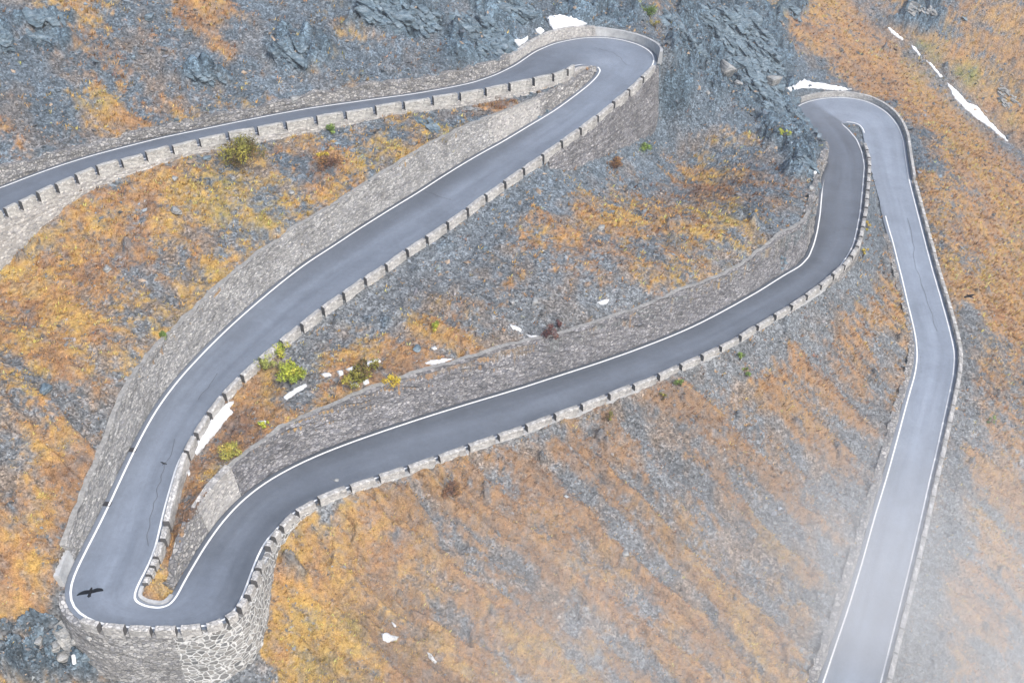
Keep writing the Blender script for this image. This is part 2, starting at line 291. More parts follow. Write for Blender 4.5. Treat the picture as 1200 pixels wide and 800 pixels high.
# drops below the outer edges
dL=np.full(NS,np.nan); dR=np.full(NS,np.nan)
bot1=[(-60,372),(0,325),(45,267),(66,254),(90,230),(120,218),(150,206),(200,188),(240,178),(260,174),(320,164),(376,154),(440,139),(480,133),(520,128),(554,123),(592,118),(620,110),(660,98),(684,88)]
i,h=solve_h('R',bot1,0,5.35,.05,7,True,.65); dR[i]=h
botH=[(640,214),(655,206),(700,186),(720,180),(740,170),(770,156),(797,148),(830,148)]
i,h=solve_h('L',botH,6.05,7.9,.06,14,True,.75); dL[i]=h
i=np.where((TS>7.9)&(TS<=13.55))[0]; dL[i]=.25
i=np.where((TS>13.55)&(TS<16.6))[0]; dL[i]=-.05
i=np.where(TS>=28.0)[0]; dL[i]=.3
TB=[float(TS[at('R',p,0,14,21)]) for p in ((262,728),(282,706),(295,669),(311,634),(342,600),(385,580))]; print('TB',TB)
i=np.where((TS>13.95)&(TS<=25.95))[0]; dR[i]=np.interp(TS[i],[13.95,14.4,15]+TB+[23,23.6,24.4,25.2,25.9],[2.5,5,6.5,6.3,5.2,3.0,1.3,.6,.3,.35,1.2,2.4,2.2,.8])
i=np.where((TS>25.95)&(TS<=30.6))[0]; dR[i]=.1
print('dR1',dR[TS<5.35].min(),dR[TS<5.35].max(),'dL hair',np.nanmax(dL))
for D in (dL,dR):
    g=np.isfinite(D); D[g]=np.convolve(np.pad(D[g],3,'edge'),np.ones(7)/7,'valid')
# ------------------------------------------------------------------ hillside surface: thin-plate spline through wall tops and wall feet
GV=np.array([-.47,.25])
CX=[]
for k in range(0,NS,2):
    for P,n,h,d,ed,ty in ((PL,nL,hL,dL,edL,tyL),(PR,nR,hR,dR,edR,tyR)):
        if np.isfinite(h[k]):
            q=P[k]+n[k]*(ed[k]+.75+.12*h[k]); CX.append((q[0],q[1],P[k,2]+h[k]-.1))
        elif ty[k]==0:
            q=P[k]+n[k]*.55; CX.append((q[0],q[1],P[k,2]-.3))
        else:
            q=P[k]+n[k]*(ed[k]+.5+.4+.06*max(d[k],0)); CX.append((q[0],q[1],P[k,2]-d[k]-.1))
ST=(PL+PR)/2
def plane_z(x,y):
    d2=(ST[:,0]-x)**2+(ST[:,1]-y)**2; j=np.argsort(d2)[:24]; w=1/(d2[j]+4)
    return float(((ST[j,2]+GV[0]*(x-ST[j,0])+GV[1]*(y-ST[j,1]))*w).sum()/w.sum()), math.sqrt(d2[j[0]])
# the gully right of the lowest road: far bank rises beyond it
def on_plane(uv):
    q=rays([uv])[0]
    for k in np.linspace(.05,.6,1100):
        p=CAM+q*k
        if p[2]<=plane_z(p[0],p[1])[0]: return p
ga=on_plane((1010,0)); gb=on_plane((1182,167))
print('gully',ga,gb, plane_z(*ga[:2]),plane_z(*gb[:2]))
gd=(gb-ga)[:2]; gd/=np.linalg.norm(gd); gn=np.array([-gd[1],gd[0]]); 
if gn[0]<0: gn=-gn
for x in np.arange(-190,300,16.):
    for y in np.arange(20,460,16.):
        z,d=plane_z(x,y)
        if d>17:
            g=((np.array([x,y])-ga[:2])@gn); z+=.75*max(0,g+2); CX.append((x,y,z))
CX=np.array(CX)
_,ui=np.unique((CX[:,:2]/.7).round(),axis=0,return_index=True); CX=CX[ui]
def tps_fit(C,lam=.02):
    n=len(C); X=C[:,:2]/100; r2=((X[:,None]-X[None])**2).sum(-1); K=np.where(r2>0,.5*r2*np.log(np.maximum(r2,1e-12)),0)+np.eye(n)*lam*1e-3
    Pm=np.c_[np.ones(n),X]; Am=np.block([[K,Pm],[Pm.T,np.zeros((3,3))]]); return X,np.linalg.solve(Am,np.r_[C[:,2],0,0,0])
TX,TW=tps_fit(CX)
def tps(x,y):
    out=np.empty(len(x))
    for a in range(0,len(x),6000):
        q=np.stack([x[a:a+6000],y[a:a+6000]],1)/100; r2=((q[:,None]-TX[None])**2).sum(-1)
        out[a:a+6000]=(.5*r2*np.log(np.maximum(r2,1e-12)))@TW[:-3]+TW[-3]+q@TW[-2:]
    return out
# ------------------------------------------------------------------ ground grid (finer close to the viewer)
Y0,KY=30.0,.0031; NR=860; NC=830; AM=1.34
yr=Y0*np.exp(KY*np.arange(NR))
def wid(y): return .5+.62*np.exp(-(y-34)/55)
aa=np.linspace(-AM,AM,NC)
GX=aa[None,:]*(yr*wid(yr))[:,None]; GY=np.repeat(yr[:,None],NC,1)
def rc(x,y): return np.log(np.maximum(y,1)/Y0)/KY,(x/(y*wid(y))+AM)/(2*AM)*(NC-1)
# coarse spline -> bilinear on index space
sr,sc=5,5
ri=np.unique(np.r_[np.arange(0,NR,sr),NR-1]); ci=np.unique(np.r_[np.arange(0,NC,sc),NC-1])
Zc=tps(GX[np.ix_(ri,ci)].ravel(),GY[np.ix_(ri,ci)].ravel()).reshape(len(ri),len(ci))
tmp=np.stack([np.interp(np.arange(NR),ri,Zc[:,j]) for j in range(len(ci))],1)
GZ=np.stack([np.interp(np.arange(NC),ci,tmp[i]) for i in range(NR)],0)
print('ground z',GZ.min(),GZ.max(),len(CX))
# bench cut for the road
bench=np.zeros((NR,NC)); BZ=np.full((NR,NC),np.nan)
OL=PL+nL*exL[:,None]; OR=PR+nR*exR[:,None]
def raster(tri,z,mask,Z):
    r,c=rc(tri[:,0],tri[:,1]); r0,r1=int(max(0,np.floor(r.min()))),int(min(NR-1,np.ceil(r.max()))); c0,c1=int(max(0,np.floor(c.min()))),int(min(NC-1,np.ceil(c.max())))
    if r1<r0 or c1<c0: return
    rr,cc=np.mgrid[r0:r1+1,c0:c1+1]; d=(r[1]-r[0])*(c[2]-c[0])-(r[2]-r[0])*(c[1]-c[0])
    if abs(d)<1e-9: return
    w1=((rr-r[0])*(c[2]-c[0])-(r[2]-r[0])*(cc-c[0]))/d; w2=((r[1]-r[0])*(cc-c[0])-(rr-r[0])*(c[1]-c[0]))/d
    k=(w1>=-.01)&(w2>=-.01)&(w1+w2<=1.01); 
    zt=z[0]+w1*(z[1]-z[0])+w2*(z[2]-z[0]); sub=Z[r0:r1+1,c0:c1+1]; ms=mask[r0:r1+1,c0:c1+1]
    up=k&((ms==0)|(zt<sub)); sub[up]=zt[up]; ms[k]=1
for k in range(NS-1):
    q=[OL[k],OR[k],OR[k+1],OL[k+1]]
    for t in ((0,1,2),(0,2,3)):
        T=np.array([q[j] for j in t]); raster(T,T[:,2],bench,BZ)
def blur(Z,n):
    for _ in range(n):
        Z=np.pad(Z,1,'edge'); Z=(Z[:-2,1:-1]+Z[2:,1:-1]+Z[1:-1,:-2]+Z[1:-1,2:]+2*Z[1:-1,1:-1])/6
    return Z
near=np.clip(blur(bench,14)*2.2,0,1)
# image coordinates of every ground vertex are only used to read the survey of plant cover below
VEG="""2345321762112113221000011223215788765556
1233332161113521100000011122102788876556
1133332211211221100000000021000058888766
2236644321211122122100000000000035788876
2124654432434323323533000000100000378887
3223433334234466665200000022331000004788
2100067665456555422011102234332100043677
0056777654455432200000124345544300055667
0477766554443310000034555445432000064577
5677665444331000000253444444532200055556
7775554455510000002223334444332000043556
8764334565400000133422222333220000557567
6866434566000000664221123344220024565057
5875435443000677765432244430000456156044
4676445466706776764431000000335666155044
3555455566606656532000444455666666154043
3444556677665542000233443434444666143054
3565467777400000044555554444444562164056
4666577776000006654455554444434552165066
6776477770670776555555444444543442653066
7875477777777765454555444554443331440076
8874077777777765555555454444544341430076
7860077775677766555565444445445411300665
8830077760678776666666554455445511300765
3540000000578877666666555555555513003664
2222100000588888777666565555655512000543
2321100000088888887766665655555410000433""".split('\n')
VEG=np.array([[int(c) for c in r.ljust(40,'4')[:40]] for r in VEG],float)
uvg=proj(np.stack([GX,GY,GZ],-1).reshape(-1,3))
def vegmap(u,v):
    x=np.clip((u-15)/30,0,38.999); y=np.clip((v-15)/30,0,25.999); xi=x.astype(int); yi=y.astype(int); fx=x-xi; fy=y-yi
    return (VEG[yi,xi]*(1-fx)+VEG[yi,xi+1]*fx)*(1-fy)+(VEG[yi+1,xi]*(1-fx)+VEG[yi+1,xi+1]*fx)*fy
fd=np.array([.87,-.49])   # fall line
x_,y_=GX.ravel(),GY.ravel(); al=x_*fd[0]+y_*fd[1]; ac=-x_*fd[1]+y_*fd[0]
wx=fbm(x_*.12,y_*.12,3,21)-.5; wy=fbm(x_*.12,y_*.12,3,27)-.5
streak=fbm(ac*.42+wx*1.4,al*.06+wy,5,5,.6); patch=fbm(x_*.35,y_*.35,5,9,.62); fine=fbm(x_*1.6,y_*1.6,3,13)
low=sstep(380,520,uvg[:,1])*sstep(330,480,uvg[:,0])
vm=vegmap(uvg[:,0]+wx*36,uvg[:,1]+wy*36)/9
nmix=(.5+.2*low)*streak+(.33-.16*low)*patch+(.17-.04*low)*fine
veg=sstep(-.2,.2,vm*1.0-.5+(nmix-.5)*(2.1+.9*low)+(fbm(x_*3.1,y_*3.1,2,15)-.5)*.55)*np.clip(vm*4,0,1)
gq=(np.stack([x_,y_],1)-ga[:2])@gn; veg=veg*(1-.9*np.exp(-((gq+2.5)/3.6)**2)*sstep(330,230,uvg[:,1])*sstep(960,1010,uvg[:,0])*np.clip(.4+1.2*patch,0,1))
veg=np.clip(veg*(.62+.38*sstep(.35,.6,fbm(x_*2.2,y_*2.2,3,17))),0,1)
# dark rock ribs: (u,v,ru,rv)
ROCK=[(50,22,40,9),(55,45,30,12),(5,45,12,18),(245,90,30,10),(345,60,40,22),(470,20,60,25),(560,50,45,32),(590,15,45,25),(700,20,50,20),(810,45,28,45),(850,60,35,50),(890,90,40,45),(915,140,28,40),(935,180,22,35),(905,40,20,25),(860,20,45,20),(790,110,20,25),(60,770,60,30),(40,740,40,15),(1080,20,30,22),(930,10,20,14)]
rk=np.zeros(len(x_))
for (u,v,a,b) in ROCK: rk=np.maximum(rk,1-np.sqrt(((uvg[:,0]-u)/a)**2+((uvg[:,1]-v)/b)**2)*.75)
rk=sstep(.12,.42,rk+(patch-.5)*.9)*(1-.0)
rk=np.where(rk<0,0,rk); veg=veg*(1-.85*rk)
nb=near.ravel()
# relief
rill=np.abs(fbm(ac*.3+wx*1.0,al*.05+wy,4,35,.55)-.5)*2; rillm=sstep(.16,.0,rill)
low=sstep(380,520,uvg[:,1])*sstep(330,480,uvg[:,0])
dz=(streak-.5)*(1.3+.9*low)-rillm*(.25+.55*low)+(fbm(x_*.9,y_*.9,4,31,.6)-.5)*.55
sc_=np.clip(1-veg-.3*rk,0,1)
far=1-.75*sstep(140,215,y_)*(1-rk)
dz*=far
dz+=far*sc_*(vn(x_*2.6,y_*2.6,41)-.5)*.22+far*veg*(vn(x_*2.2,y_*2.2,43)-.35)*.28
strata=al*.35+GZ.ravel()*.9+ (fbm(x_*.2,y_*.2,3,51)-.5)*5
rdg=np.abs(fbm(x_*.28,y_*.28,5,61,.6)-.5)*2; stp=(strata*1.1)%1.0
ridge=1-rdg*1.6
big=1-np.abs(fbm(ac*.13,al*.1,3,65,.5)-.5)*4
rj=rk*(np.clip(big,-1,1)*1.5+ridge*1.6-.9+ (sstep(0,.7,stp)-.5)*.9+(fbm(ac*.6,al*.3,3,71)-.5)*1.4)
dz+=rj*1.05*(1-np.clip(nb*1.3,0,1))
dz*=(1-.86*nb)
GZ=GZ+dz.reshape(NR,NC)
GZ=np.where(bench>0,np.where(np.isfinite(BZ),BZ,0)-.14,GZ)
def ground_z(x,y):
    r,c=rc(np.atleast_1d(x).astype(float),np.atleast_1d(y).astype(float)); r=np.clip(r,0,NR-1.001); c=np.clip(c,0,NC-1.001); a=r.astype(int); b=c.astype(int); fr=r-a; fc=c-b
    return (GZ[a,b]*(1-fc)+GZ[a,b+1]*fc)*(1-fr)+(GZ[a+1,b]*(1-fc)+GZ[a+1,b+1]*fc)*fr
def ground_at(uv):
    """where a line of sight meets the ground"""
    d=rays(uv); out=[]
    ks=np.linspace(.03,.45,2600)
    for q in d:
        P=CAM+q*ks[:,None]; z=ground_z(P[:,0],P[:,1]); j=np.argmax(P[:,2]<=z); 
        k0,k1=ks[max(j-1,0)],ks[j]
        for _ in range(12):
            km=(k0+k1)/2; p=CAM+q*km
            if p[2]<=ground_z(p[0],p[1])[0]: k1=km
            else: k0=km
        out.append(CAM+q*k1)
    return np.array(out)
# ------------------------------------------------------------------ ground colours (true albedo of plants, slate scree, rock)
HUE=[ # u,v,ru,rv,hue 0 rust,1 orange,2 gold,3 olive,4 green,-1 dun
(105,115,40,16,2.2),(35,640,45,45,2),(85,270,60,40,1.7),(200,370,30,25,2),(250,215,60,40,2),(300,220,40,30,2.4),(400,180,50,30,1.8),(375,188,25,18,.5),(395,235,60,25,1.9),(35,350,50,60,1.7),(35,530,60,60,1.7),(430,380,50,30,2),(480,400,60,25,1.8),(400,470,40,25,.9),(280,520,25,40,.3),(265,540,20,25,2.4),(230,600,30,60,.35),(200,660,25,40,1.0),(190,690,20,15,2.4),(340,430,40,20,2.6),
(640,250,60,40,1.2),(690,250,60,30,1.3),(790,240,60,60,.9),(740,180,30,12,3),(560,270,25,20,1.2),(660,200,30,20,1),(640,180,60,14,1.5),
(600,560,120,40,.55),(690,560,60,40,.4),(760,500,60,40,.6),(640,600,40,20,1.9),(680,650,25,20,2),(560,690,50,30,1.4),(450,640,50,40,.8),(380,620,40,30,1.7),(900,440,80,50,.7),(960,470,60,60,1.1),(850,400,40,20,.9),(860,520,60,40,.6),(380,740,90,60,1.25),(420,760,60,40,1.7),(650,720,80,40,1.5),(830,700,60,60,1.4),
(910,15,22,14,5.5),(1000,40,60,30,1.2),(1085,70,22,28,5),(1130,85,24,18,5),(1110,40,30,20,3),(1180,140,20,10,3),(1080,110,80,40,1.2),(1160,60,40,40,2.6),(755,20,14,14,3.6),
(1100,620,30,60,1.2),(1150,650,40,60,1.2),(745,172,10,4,4),(60,95,25,10,2.2),(215,15,20,12,1.1),(275,110,120,30,1.0),(450,165,60,20,2.1)]
hue=np.full(len(x_),1.25); wsum=np.full(len(x_),.35)
hue*=wsum
for (u,v,a,b,hh) in HUE:
    w=np.exp(-1.6*(((uvg[:,0]+wx*20-u)/a)**2+((uvg[:,1]+wy*20-v)/b)**2)); hue+=w*hh; wsum+=w
hue=hue/wsum+(fbm(x_*.5,y_*.5,4,81,.65)-.5)*2.6+(fbm(x_*.11,y_*.11,3,83,.6)-.5)*2.6+(fine-.5)*.6
HC=np.array([(.165,.09,.06),(.42,.23,.095),(.53,.34,.085),(.31,.265,.085),(.16,.23,.07)])
def huecol(h):
    h=np.clip(h,0,3.999); i=h.astype(int); f=(h-i)[:,None]; return HC[i]*(1-f)+HC[np.minimum(i+1,4)]*f
right=sstep(820,1000,uvg[:,0])[:,None]
soil=(rillm*.55+sstep(.52,.66,fbm(ac*.5+wx*1.2,al*.05,4,37,.6))*.5)*(.35+.9*low); soil=np.clip(soil,0,.85)[:,None]
vcol=huecol(hue); vcol=vcol*(1-soil)+soil*np.array([.155,.10,.07]); rm=right*.55*(1-sstep(2.3,3.0,hue))[:,None]; vcol=vcol*(1-rm)+rm*np.array([.39,.235,.125])
lowr=(sstep(410,480,uvg[:,1])*sstep(330,560,uvg[:,0])*(1-.5*sstep(600,740,uvg[:,1]))*(1-.6*sstep(1040,1080,uvg[:,0])))[:,None]*.68; vcol=vcol*(1-lowr)+lowr*np.array([.265,.168,.10])
tone=fbm(x_*.15,y_*.15,4,91)
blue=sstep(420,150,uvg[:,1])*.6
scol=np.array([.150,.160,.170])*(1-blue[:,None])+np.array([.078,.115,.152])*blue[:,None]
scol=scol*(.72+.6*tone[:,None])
warm=sstep(.45,.7,fbm(x_*.4,y_*.4,4,95,.6))[:,None]*.55*np.clip(vm*2.5,0,1)[:,None]
scol=scol*(1-warm)+np.array([.25,.175,.115])*warm
rcol=np.array([.085,.125,.16])*(.5+1.0*fbm(ac*.5,al*.2,5,97,.6)[:,None])*(.75+.5*sstep(.2,.8,stp)[:,None])
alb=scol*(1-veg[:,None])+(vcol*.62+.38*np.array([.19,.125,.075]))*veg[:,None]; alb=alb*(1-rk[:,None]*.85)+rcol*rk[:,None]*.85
ver=(nb*(1-bench.ravel())*.25)[:,None]; alb=alb*(1-ver)+np.array([.21,.2,.18])*ver
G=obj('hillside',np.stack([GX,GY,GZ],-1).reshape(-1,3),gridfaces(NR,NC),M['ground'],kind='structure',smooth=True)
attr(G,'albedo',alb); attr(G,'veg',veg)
# ------------------------------------------------------------------ road surface
NXR=15
w_=np.linspace(0,1,NXR)
RV=EL[:,None,:]*(1-w_)[None,:,None]+ER[:,None,:]*w_[None,:,None]
V=RV.reshape(-1,3); n0=len(V)
sk1=EL+np.array([0,0,-.35]); sk2=ER+np.array([0,0,-.35])
fa=gridfaces(NS,NXR)
i=np.arange(NS); a=np.stack([i[:-1]*NXR,i[1:]*NXR,n0+i[1:],n0+i[:-1]],1); b=np.stack([i[1:]*NXR+NXR-1,i[:-1]*NXR+NXR-1,n0+NS+i[:-1],n0+NS+i[1:]],1)
road=obj('road',np.r_[V,sk1,sk2],np.r_[fa[:,::-1],a,b],M['asphalt'],kind='structure',smooth=False)
slen=np.r_[0,np.cumsum(np.linalg.norm(np.diff(ST,axis=0),axis=1))]
T2=np.repeat(TS[:,None],NXR,1); W2=np.repeat(w_[None],NS,0)
base=np.interp(T2,[0,4,5,7,9,12,14,16,18,20,24,26,27.3,27.45,29,33,36],[.082,.092,.125,.125,.108,.118,.125,.11,.088,.085,.085,.092,.10,.15,.155,.15,.14])
base=base*(1-.26*1.3*np.exp(-((W2-.85)/.22)**2)*sstep(7.2,7.9,T2)*sstep(10.4,9,T2))           # darker strip by the wall
base=base*(1-.25*sstep(.55,.1,W2)*sstep(18.6,19.6,T2)*sstep(25,23.5,T2))
base=base*(1-.2*sstep(.45,.8,W2)*sstep(16.2,17,T2)*sstep(20,18.6,T2))
base=base*(1-.05*np.cos((W2-.27)*4*np.pi)*sstep(.05,.2,W2)*sstep(.95,.8,W2))
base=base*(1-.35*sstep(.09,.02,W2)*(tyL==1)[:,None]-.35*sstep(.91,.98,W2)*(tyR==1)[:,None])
base=base*(.95+.1*fbm(V[:,0].reshape(NS,NXR)*.25,V[:,1].reshape(NS,NXR)*.25,4,101))
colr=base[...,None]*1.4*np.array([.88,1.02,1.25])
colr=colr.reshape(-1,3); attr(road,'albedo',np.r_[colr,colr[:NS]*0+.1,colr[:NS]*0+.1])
al_=np.stack([np.repeat(slen[:,None],NXR,1),W2*6,0*W2],-1).reshape(-1,3); attr(road,'along',np.r_[al_,al_[:NS],al_[:NS]])
def ribbon(name,C,n,w,mat,z=.035,**k):
    n=n/np.linalg.norm(n,axis=1)[:,None]; a=C-n*w/2; b=C+n*w/2; V=np.stack([a,b],1).reshape(-1,3)+np.array([0,0,z]); return obj(name,V,gridfaces(len(C),2)[:,::-1],mat,kind='structure',**k)
LL=PL-nL*(.3*fL)[:,None]; LR=PR-nR*(.3*fR)[:,None]
def seg(t0,t1): return np.where((TS>=t0)&(TS<=t1))[0]
s=seg(0,26.05); ribbon('white_line',LL[s],nL[s],.18,M['line'])
s=seg(27.0,36); ribbon('white_line',LL[s],nL[s],.18,M['line'])
s=seg(0,29.3); ribbon('white_line',LR[s],nR[s],.18,M['line'])
s=seg(30.7,36); ribbon('white_line',LR[s],nR[s],.18,M['line'])
for pts in ([(1063,256),(1067,272),(1071,288),(1070,303),(1076,320),(1084,342),(1092,368),(1098,388)],[(204,516),(199,535),(192,548),(188,562),(184,580),(180,596),(175,615),(173,640)],[(688,47),(690,52),(700,57),(718,61),(727,66),(734,74),(737,80)],[(498,226),(515,231),(530,236),(548,241)],[(232,470),(245,455),(255,440)],[(1075,392),(1079,420),(1080,440)]):
    P=np.array(pts,float); k=[at('L',p) for p in pts]; C=unproj(P,PL[k,2]); t=np.linspace(0,len(C)-1,40); C=np.stack([np.interp(t,np.arange(len(C)),C[:,j]) for j in range(3)],1)
    C[:,:2]+=(np.stack([vn(t*2.1,t*0+len(pts),1),vn(t*2.3,t*0+9,2)],1)-.5)*.35
    for j in range(len(C)): C[j,2]=PL[np.argmin(((ST[:,:2]-C[j,:2])**2).sum(1)),2]
    ribbon('road_crack',C,outn(C,1) if False else np.c_[-tan3(C)[:,1],tan3(C)[:,0],0*C[:,0]],.045,M['crack'],.03)
# ------------------------------------------------------------------ masonry
def wall(name,T,B,back,thick,mat,label,cat='stone wall',rough=.05,row=.4,jag=.1,group=None,cap=False):
    """T top edge, B foot of the face, back = direction into the bank"""
    n=len(T); H=np.linalg.norm(T-B,axis=1).max(); r=max(3,int(H/row)+1)
    w=np.linspace(0,1,r)[:,None,None]; F_=T[None]*(1-w)+B[None]*w
    ph=abs(hash(label))%97 if False else sum(map(ord,label))%97
    s=np.arange(n)[None,:]*.9; hh=np.linspace(0,1,r)[:,None]*H
    j=(vn(s*1.7+hh*0,hh*2.3+s*0,ph)-.5)*2*rough
    F_=F_-back[None]*j[...,None]
    tz=(vn(np.arange(n)*.9,np.zeros(n),ph+3)-.5)*2*jag
    F_[0,:,2]+=tz
    tb=F_[0]+back*thick; tb[:,2]+=(vn(np.arange(n)*.8,np.ones(n),ph+5)-.5)*jag
    bb=B+back*(thick+np.linalg.norm((T-B)[:,:2],axis=1))[:,None]
    V=np.concatenate([tb[None],F_,bb[None]],0).reshape(-1,3); R_=r+2
    f=gridfaces(R_,n); idx=np.arange(R_*n).reshape(R_,n)
    back_f=np.stack([idx[-1,:-1],idx[-1,1:],idx[0,1:],idx[0,:-1]],1)
    fs=[list(map(int,q)) for q in np.r_[f,back_f]]+[list(map(int,idx[:,0])),list(map(int,idx[::-1,-1]))]
    o=obj(name,V,fs,mat,label,cat,group,origin=B[n//2]); 
    me=o.data; bm=bmesh.new(); bm.from_mesh(me); bmesh.ops.recalc_face_normals(bm,faces=bm.faces)
    if cap:
        me.materials.append(M['cap']); bm.faces.ensure_lookup_table()
        for k in range(n-1): bm.faces[k].material_index=1
    bm.to_mesh(me); bm.free()
    return o
def uphill(side,t0,t1,mat,label,h=None,thick=.75,**k):
    P,n,H,ed=(PL,nL,hL,edL) if side=='L' else (PR,nR,hR,edR)
    s=seg(t0-.03,t1+.04); s=s[np.isfinite(H[s])]; hh=H[s] if h is None else np.full(len(s),h)
    B=P[s]+n[s]*(ed[s]+.02)[:,None]; B[:,2]-=.3; T=P[s]+n[s]*(ed[s]+.02+.12*hh)[:,None]; T[:,2]+=hh
    return wall('retaining_wall' if k.get('cat') is None else k.get('nm','retaining_wall'),T,B,n[s],thick,mat,label,**{a:b for a,b in k.items() if a!='nm'})
def downhill(side,t0,t1,mat,label,bat=.08,extra=1.2,**k):
    P,n,D,ed=(PL,nL,dL,edL) if side=='L' else (PR,nR,dR,edR)
    s=seg(t0,t1); s=s[np.isfinite(D[s])]; d=np.maximum(D[s],.2)+extra
    inn=.45*(1-(fL if side=='L' else fR)[s])
    T=P[s]+n[s]*(inn+.56)[:,None]; T[:,2]-=.06; B=P[s]+n[s]*(inn+.56+bat*d)[:,None]; B[:,2]-=d
    return wall('retaining_wall',T,B,-n[s],.62,mat,label,jag=.03,**k)
uphill('L',0,3.45,M['wall_rubble'],'low rubble stone wall along the uphill side of the uppermost road',rough=.14,jag=.3)
uphill('L',3.45,4.95,M['wall_pale'],'smooth pale curved wall outside the upper hairpin below the snow patch',thick=.6,rough=.03,jag=.05)
uphill('L',4.95,6.0,M['concrete'],'thin grey parapet wall round the far end of the upper hairpin',thick=.4,rough=.02,jag=.02,cat='parapet wall',nm='parapet_wall')
uphill('R',5.4,7.45,M['wall_rubble'],'patched wall of rubble and rock in the wedge between the uppermost road and the upper hairpin',rough=.2,jag=.25)
uphill('R',7.45,8.05,M['wall_pale'],'repaired pale wall section with a smooth top below the bare grey slope',rough=.04,jag=.04,thick=.5,cap=True)
uphill('R',8.05,13.35,M['wall_mixed'],'long tall grey brown dry stone wall above the second road down',rough=.1,jag=.12,thick=.5,cap=True)
uphill('R',13.3,13.95,M['concrete'],'short smooth concrete wall end at the outer corner of the bottom hairpin',h=1.3,thick=.45,rough=.02,jag=.03)
uphill('L',16.55,18.15,M['wall_rubble'],'low mossy rubble wall beside the rusty strip between both legs of the bottom hairpin',rough=.15,jag=.25)
uphill('L',18.15,18.75,M['wall_pale'],'bluish pale repaired wall section above the bend leaving the bottom hairpin',rough=.04,jag=.05)
uphill('L',18.75,23.9,M['wall_dark'],'long dark rough stone wall above the third road down',rough=.16,jag=.14,thick=.5,cap=True)
uphill('L',23.9,26.0,M['wall_rubble'],'broken rubble bank wall beside the bend below the grey crag',rough=.25,jag=.4)
uphill('L',26.0,27.15,M['rock'],'cut rock wall on the inner bend of the right hairpin',cat='rock wall',nm='rock_wall',rough=.35,jag=.5)
s=seg(27.15,30.3); hh=np.full(len(s),1.05)
P_=PL[s]+nL[s]*.5; B_=P_.copy(); B_[:,2]-=.3; T_=P_.copy(); T_[:,2]+=1.0; wall('parapet_wall',T_,B_,nL[s],.45,M['block'],'grey parapet wall curving round the outside of the right hairpin below the snow strip','parapet wall',rough=.02,jag=.03)
uphill('R',31.0,36,M['wall_rubble'],'low rough stone bank wall along the left side of the lowest road',rough=.25,jag=.4)
downhill('R',0,5.25,M['wall_pale'],'pale stone wall carrying the uppermost road on its downhill side')
downhill('L',6.0,7.95,M['wall_dark'],'tall dark stone wall under the outer curve of the upper hairpin',extra=1.8,rough=.12)
tsb=float(TS[at('R',(200,733),.8,14,16.5)])
downhill('R',13.98,tsb,M['wall_mixed'],'weathered brown wall under the left half of the bottom hairpin parapet',extra=2.5,rough=.08)
downhill('R',tsb,19.0,M['wall_mortar'],'bright mortared stone bastion under the right half of the bottom hairpin',extra=2.5,rough=.08)
downhill('R',19.0,23.5,M['concrete'],'narrow concrete kerb footing under the guard blocks of the third road down',extra=.25,rough=.03)
downhill('R',23.5,25.95,M['wall_rubble'],'tapering stone wall under the bend of the third road before the right hairpin',extra=1.4,rough=.08)
# guard blocks
ORD=['first','second','third','fourth','fifth','sixth','seventh','eighth','ninth','tenth','eleventh','twelfth','thirteenth','fourteenth','fifteenth','sixteenth','seventeenth','eighteenth','nineteenth','twentieth','twenty-first','twenty-second','twenty-third','twenty-fourth','twenty-fifth','twenty-sixth','twenty-seventh','twenty-eighth']
def curve_pt(P,s): i=np.clip(int(s),0,len(P)-2); f=s-i; return P[i]*(1-f)+P[i+1]*f
def block(side,sa,sb,h,mat,label,group,thick=.56,low=.45,end_shade=True):
    P,n,fl=(PL,nL,fL) if side=='L' else (PR,nR,fR)
    m=6; rr=random.Random(sum(map(ord,label))); h=h*rr.uniform(.9,1.07)
    prof=[(0,-low),(0,0),(0,h*.5),(.01,h-.07),(.06,h),(thick*.5,h+.02),(thick-.06,h),(thick-.01,h-.07),(thick,h*.5),(thick,0),(thick,-low)]
    V=[]
    for k in range(m):
        q=sa+(sb-sa)*k/(m-1); c=curve_pt(P,q); nv=curve_pt(n,q); nv=nv/np.linalg.norm(nv); off=.45*(1-np.interp(q,np.arange(NS),fl))
        e=1
        for (o_,z) in prof:
            zz=z-(.05 if not e and z>.3*h else 0); oo=thick/2+(o_-thick/2)*1
            V.append(c+nv*(off+oo+rr.uniform(-.035,.035))+np.array([0,0,zz+rr.uniform(-.025,.025)]))
    p=len(prof); Fs=[[k*p+j,k*p+j+1,(k+1)*p+j+1,(k+1)*p+j] for k in range(m-1) for j in range(p-1)]+[[k*p+p-1,k*p,(k+1)*p,(k+1)*p+p-1] for k in range(m-1)]
    Fs+=[list(range(p))[::-1],[(m-1)*p+j for j in range(p)]]
    o=obj('guard_block',V,Fs,mat,label,'guard stone',group,origin=curve_pt(P,(sa+sb)/2))
    bm=bmesh.new(); bm.from_mesh(o.data); bmesh.ops.recalc_face_normals(bm,faces=bm.faces)
    o.data.materials.append(M['end_shade']); bm.faces.ensure_lookup_table(); bm.faces[-1].material_index=int(end_shade); bm.faces[-2].material_index=int(end_shade)  # both end faces take the painted gap shade
    bm.to_mesh(o.data); bm.free(); return o
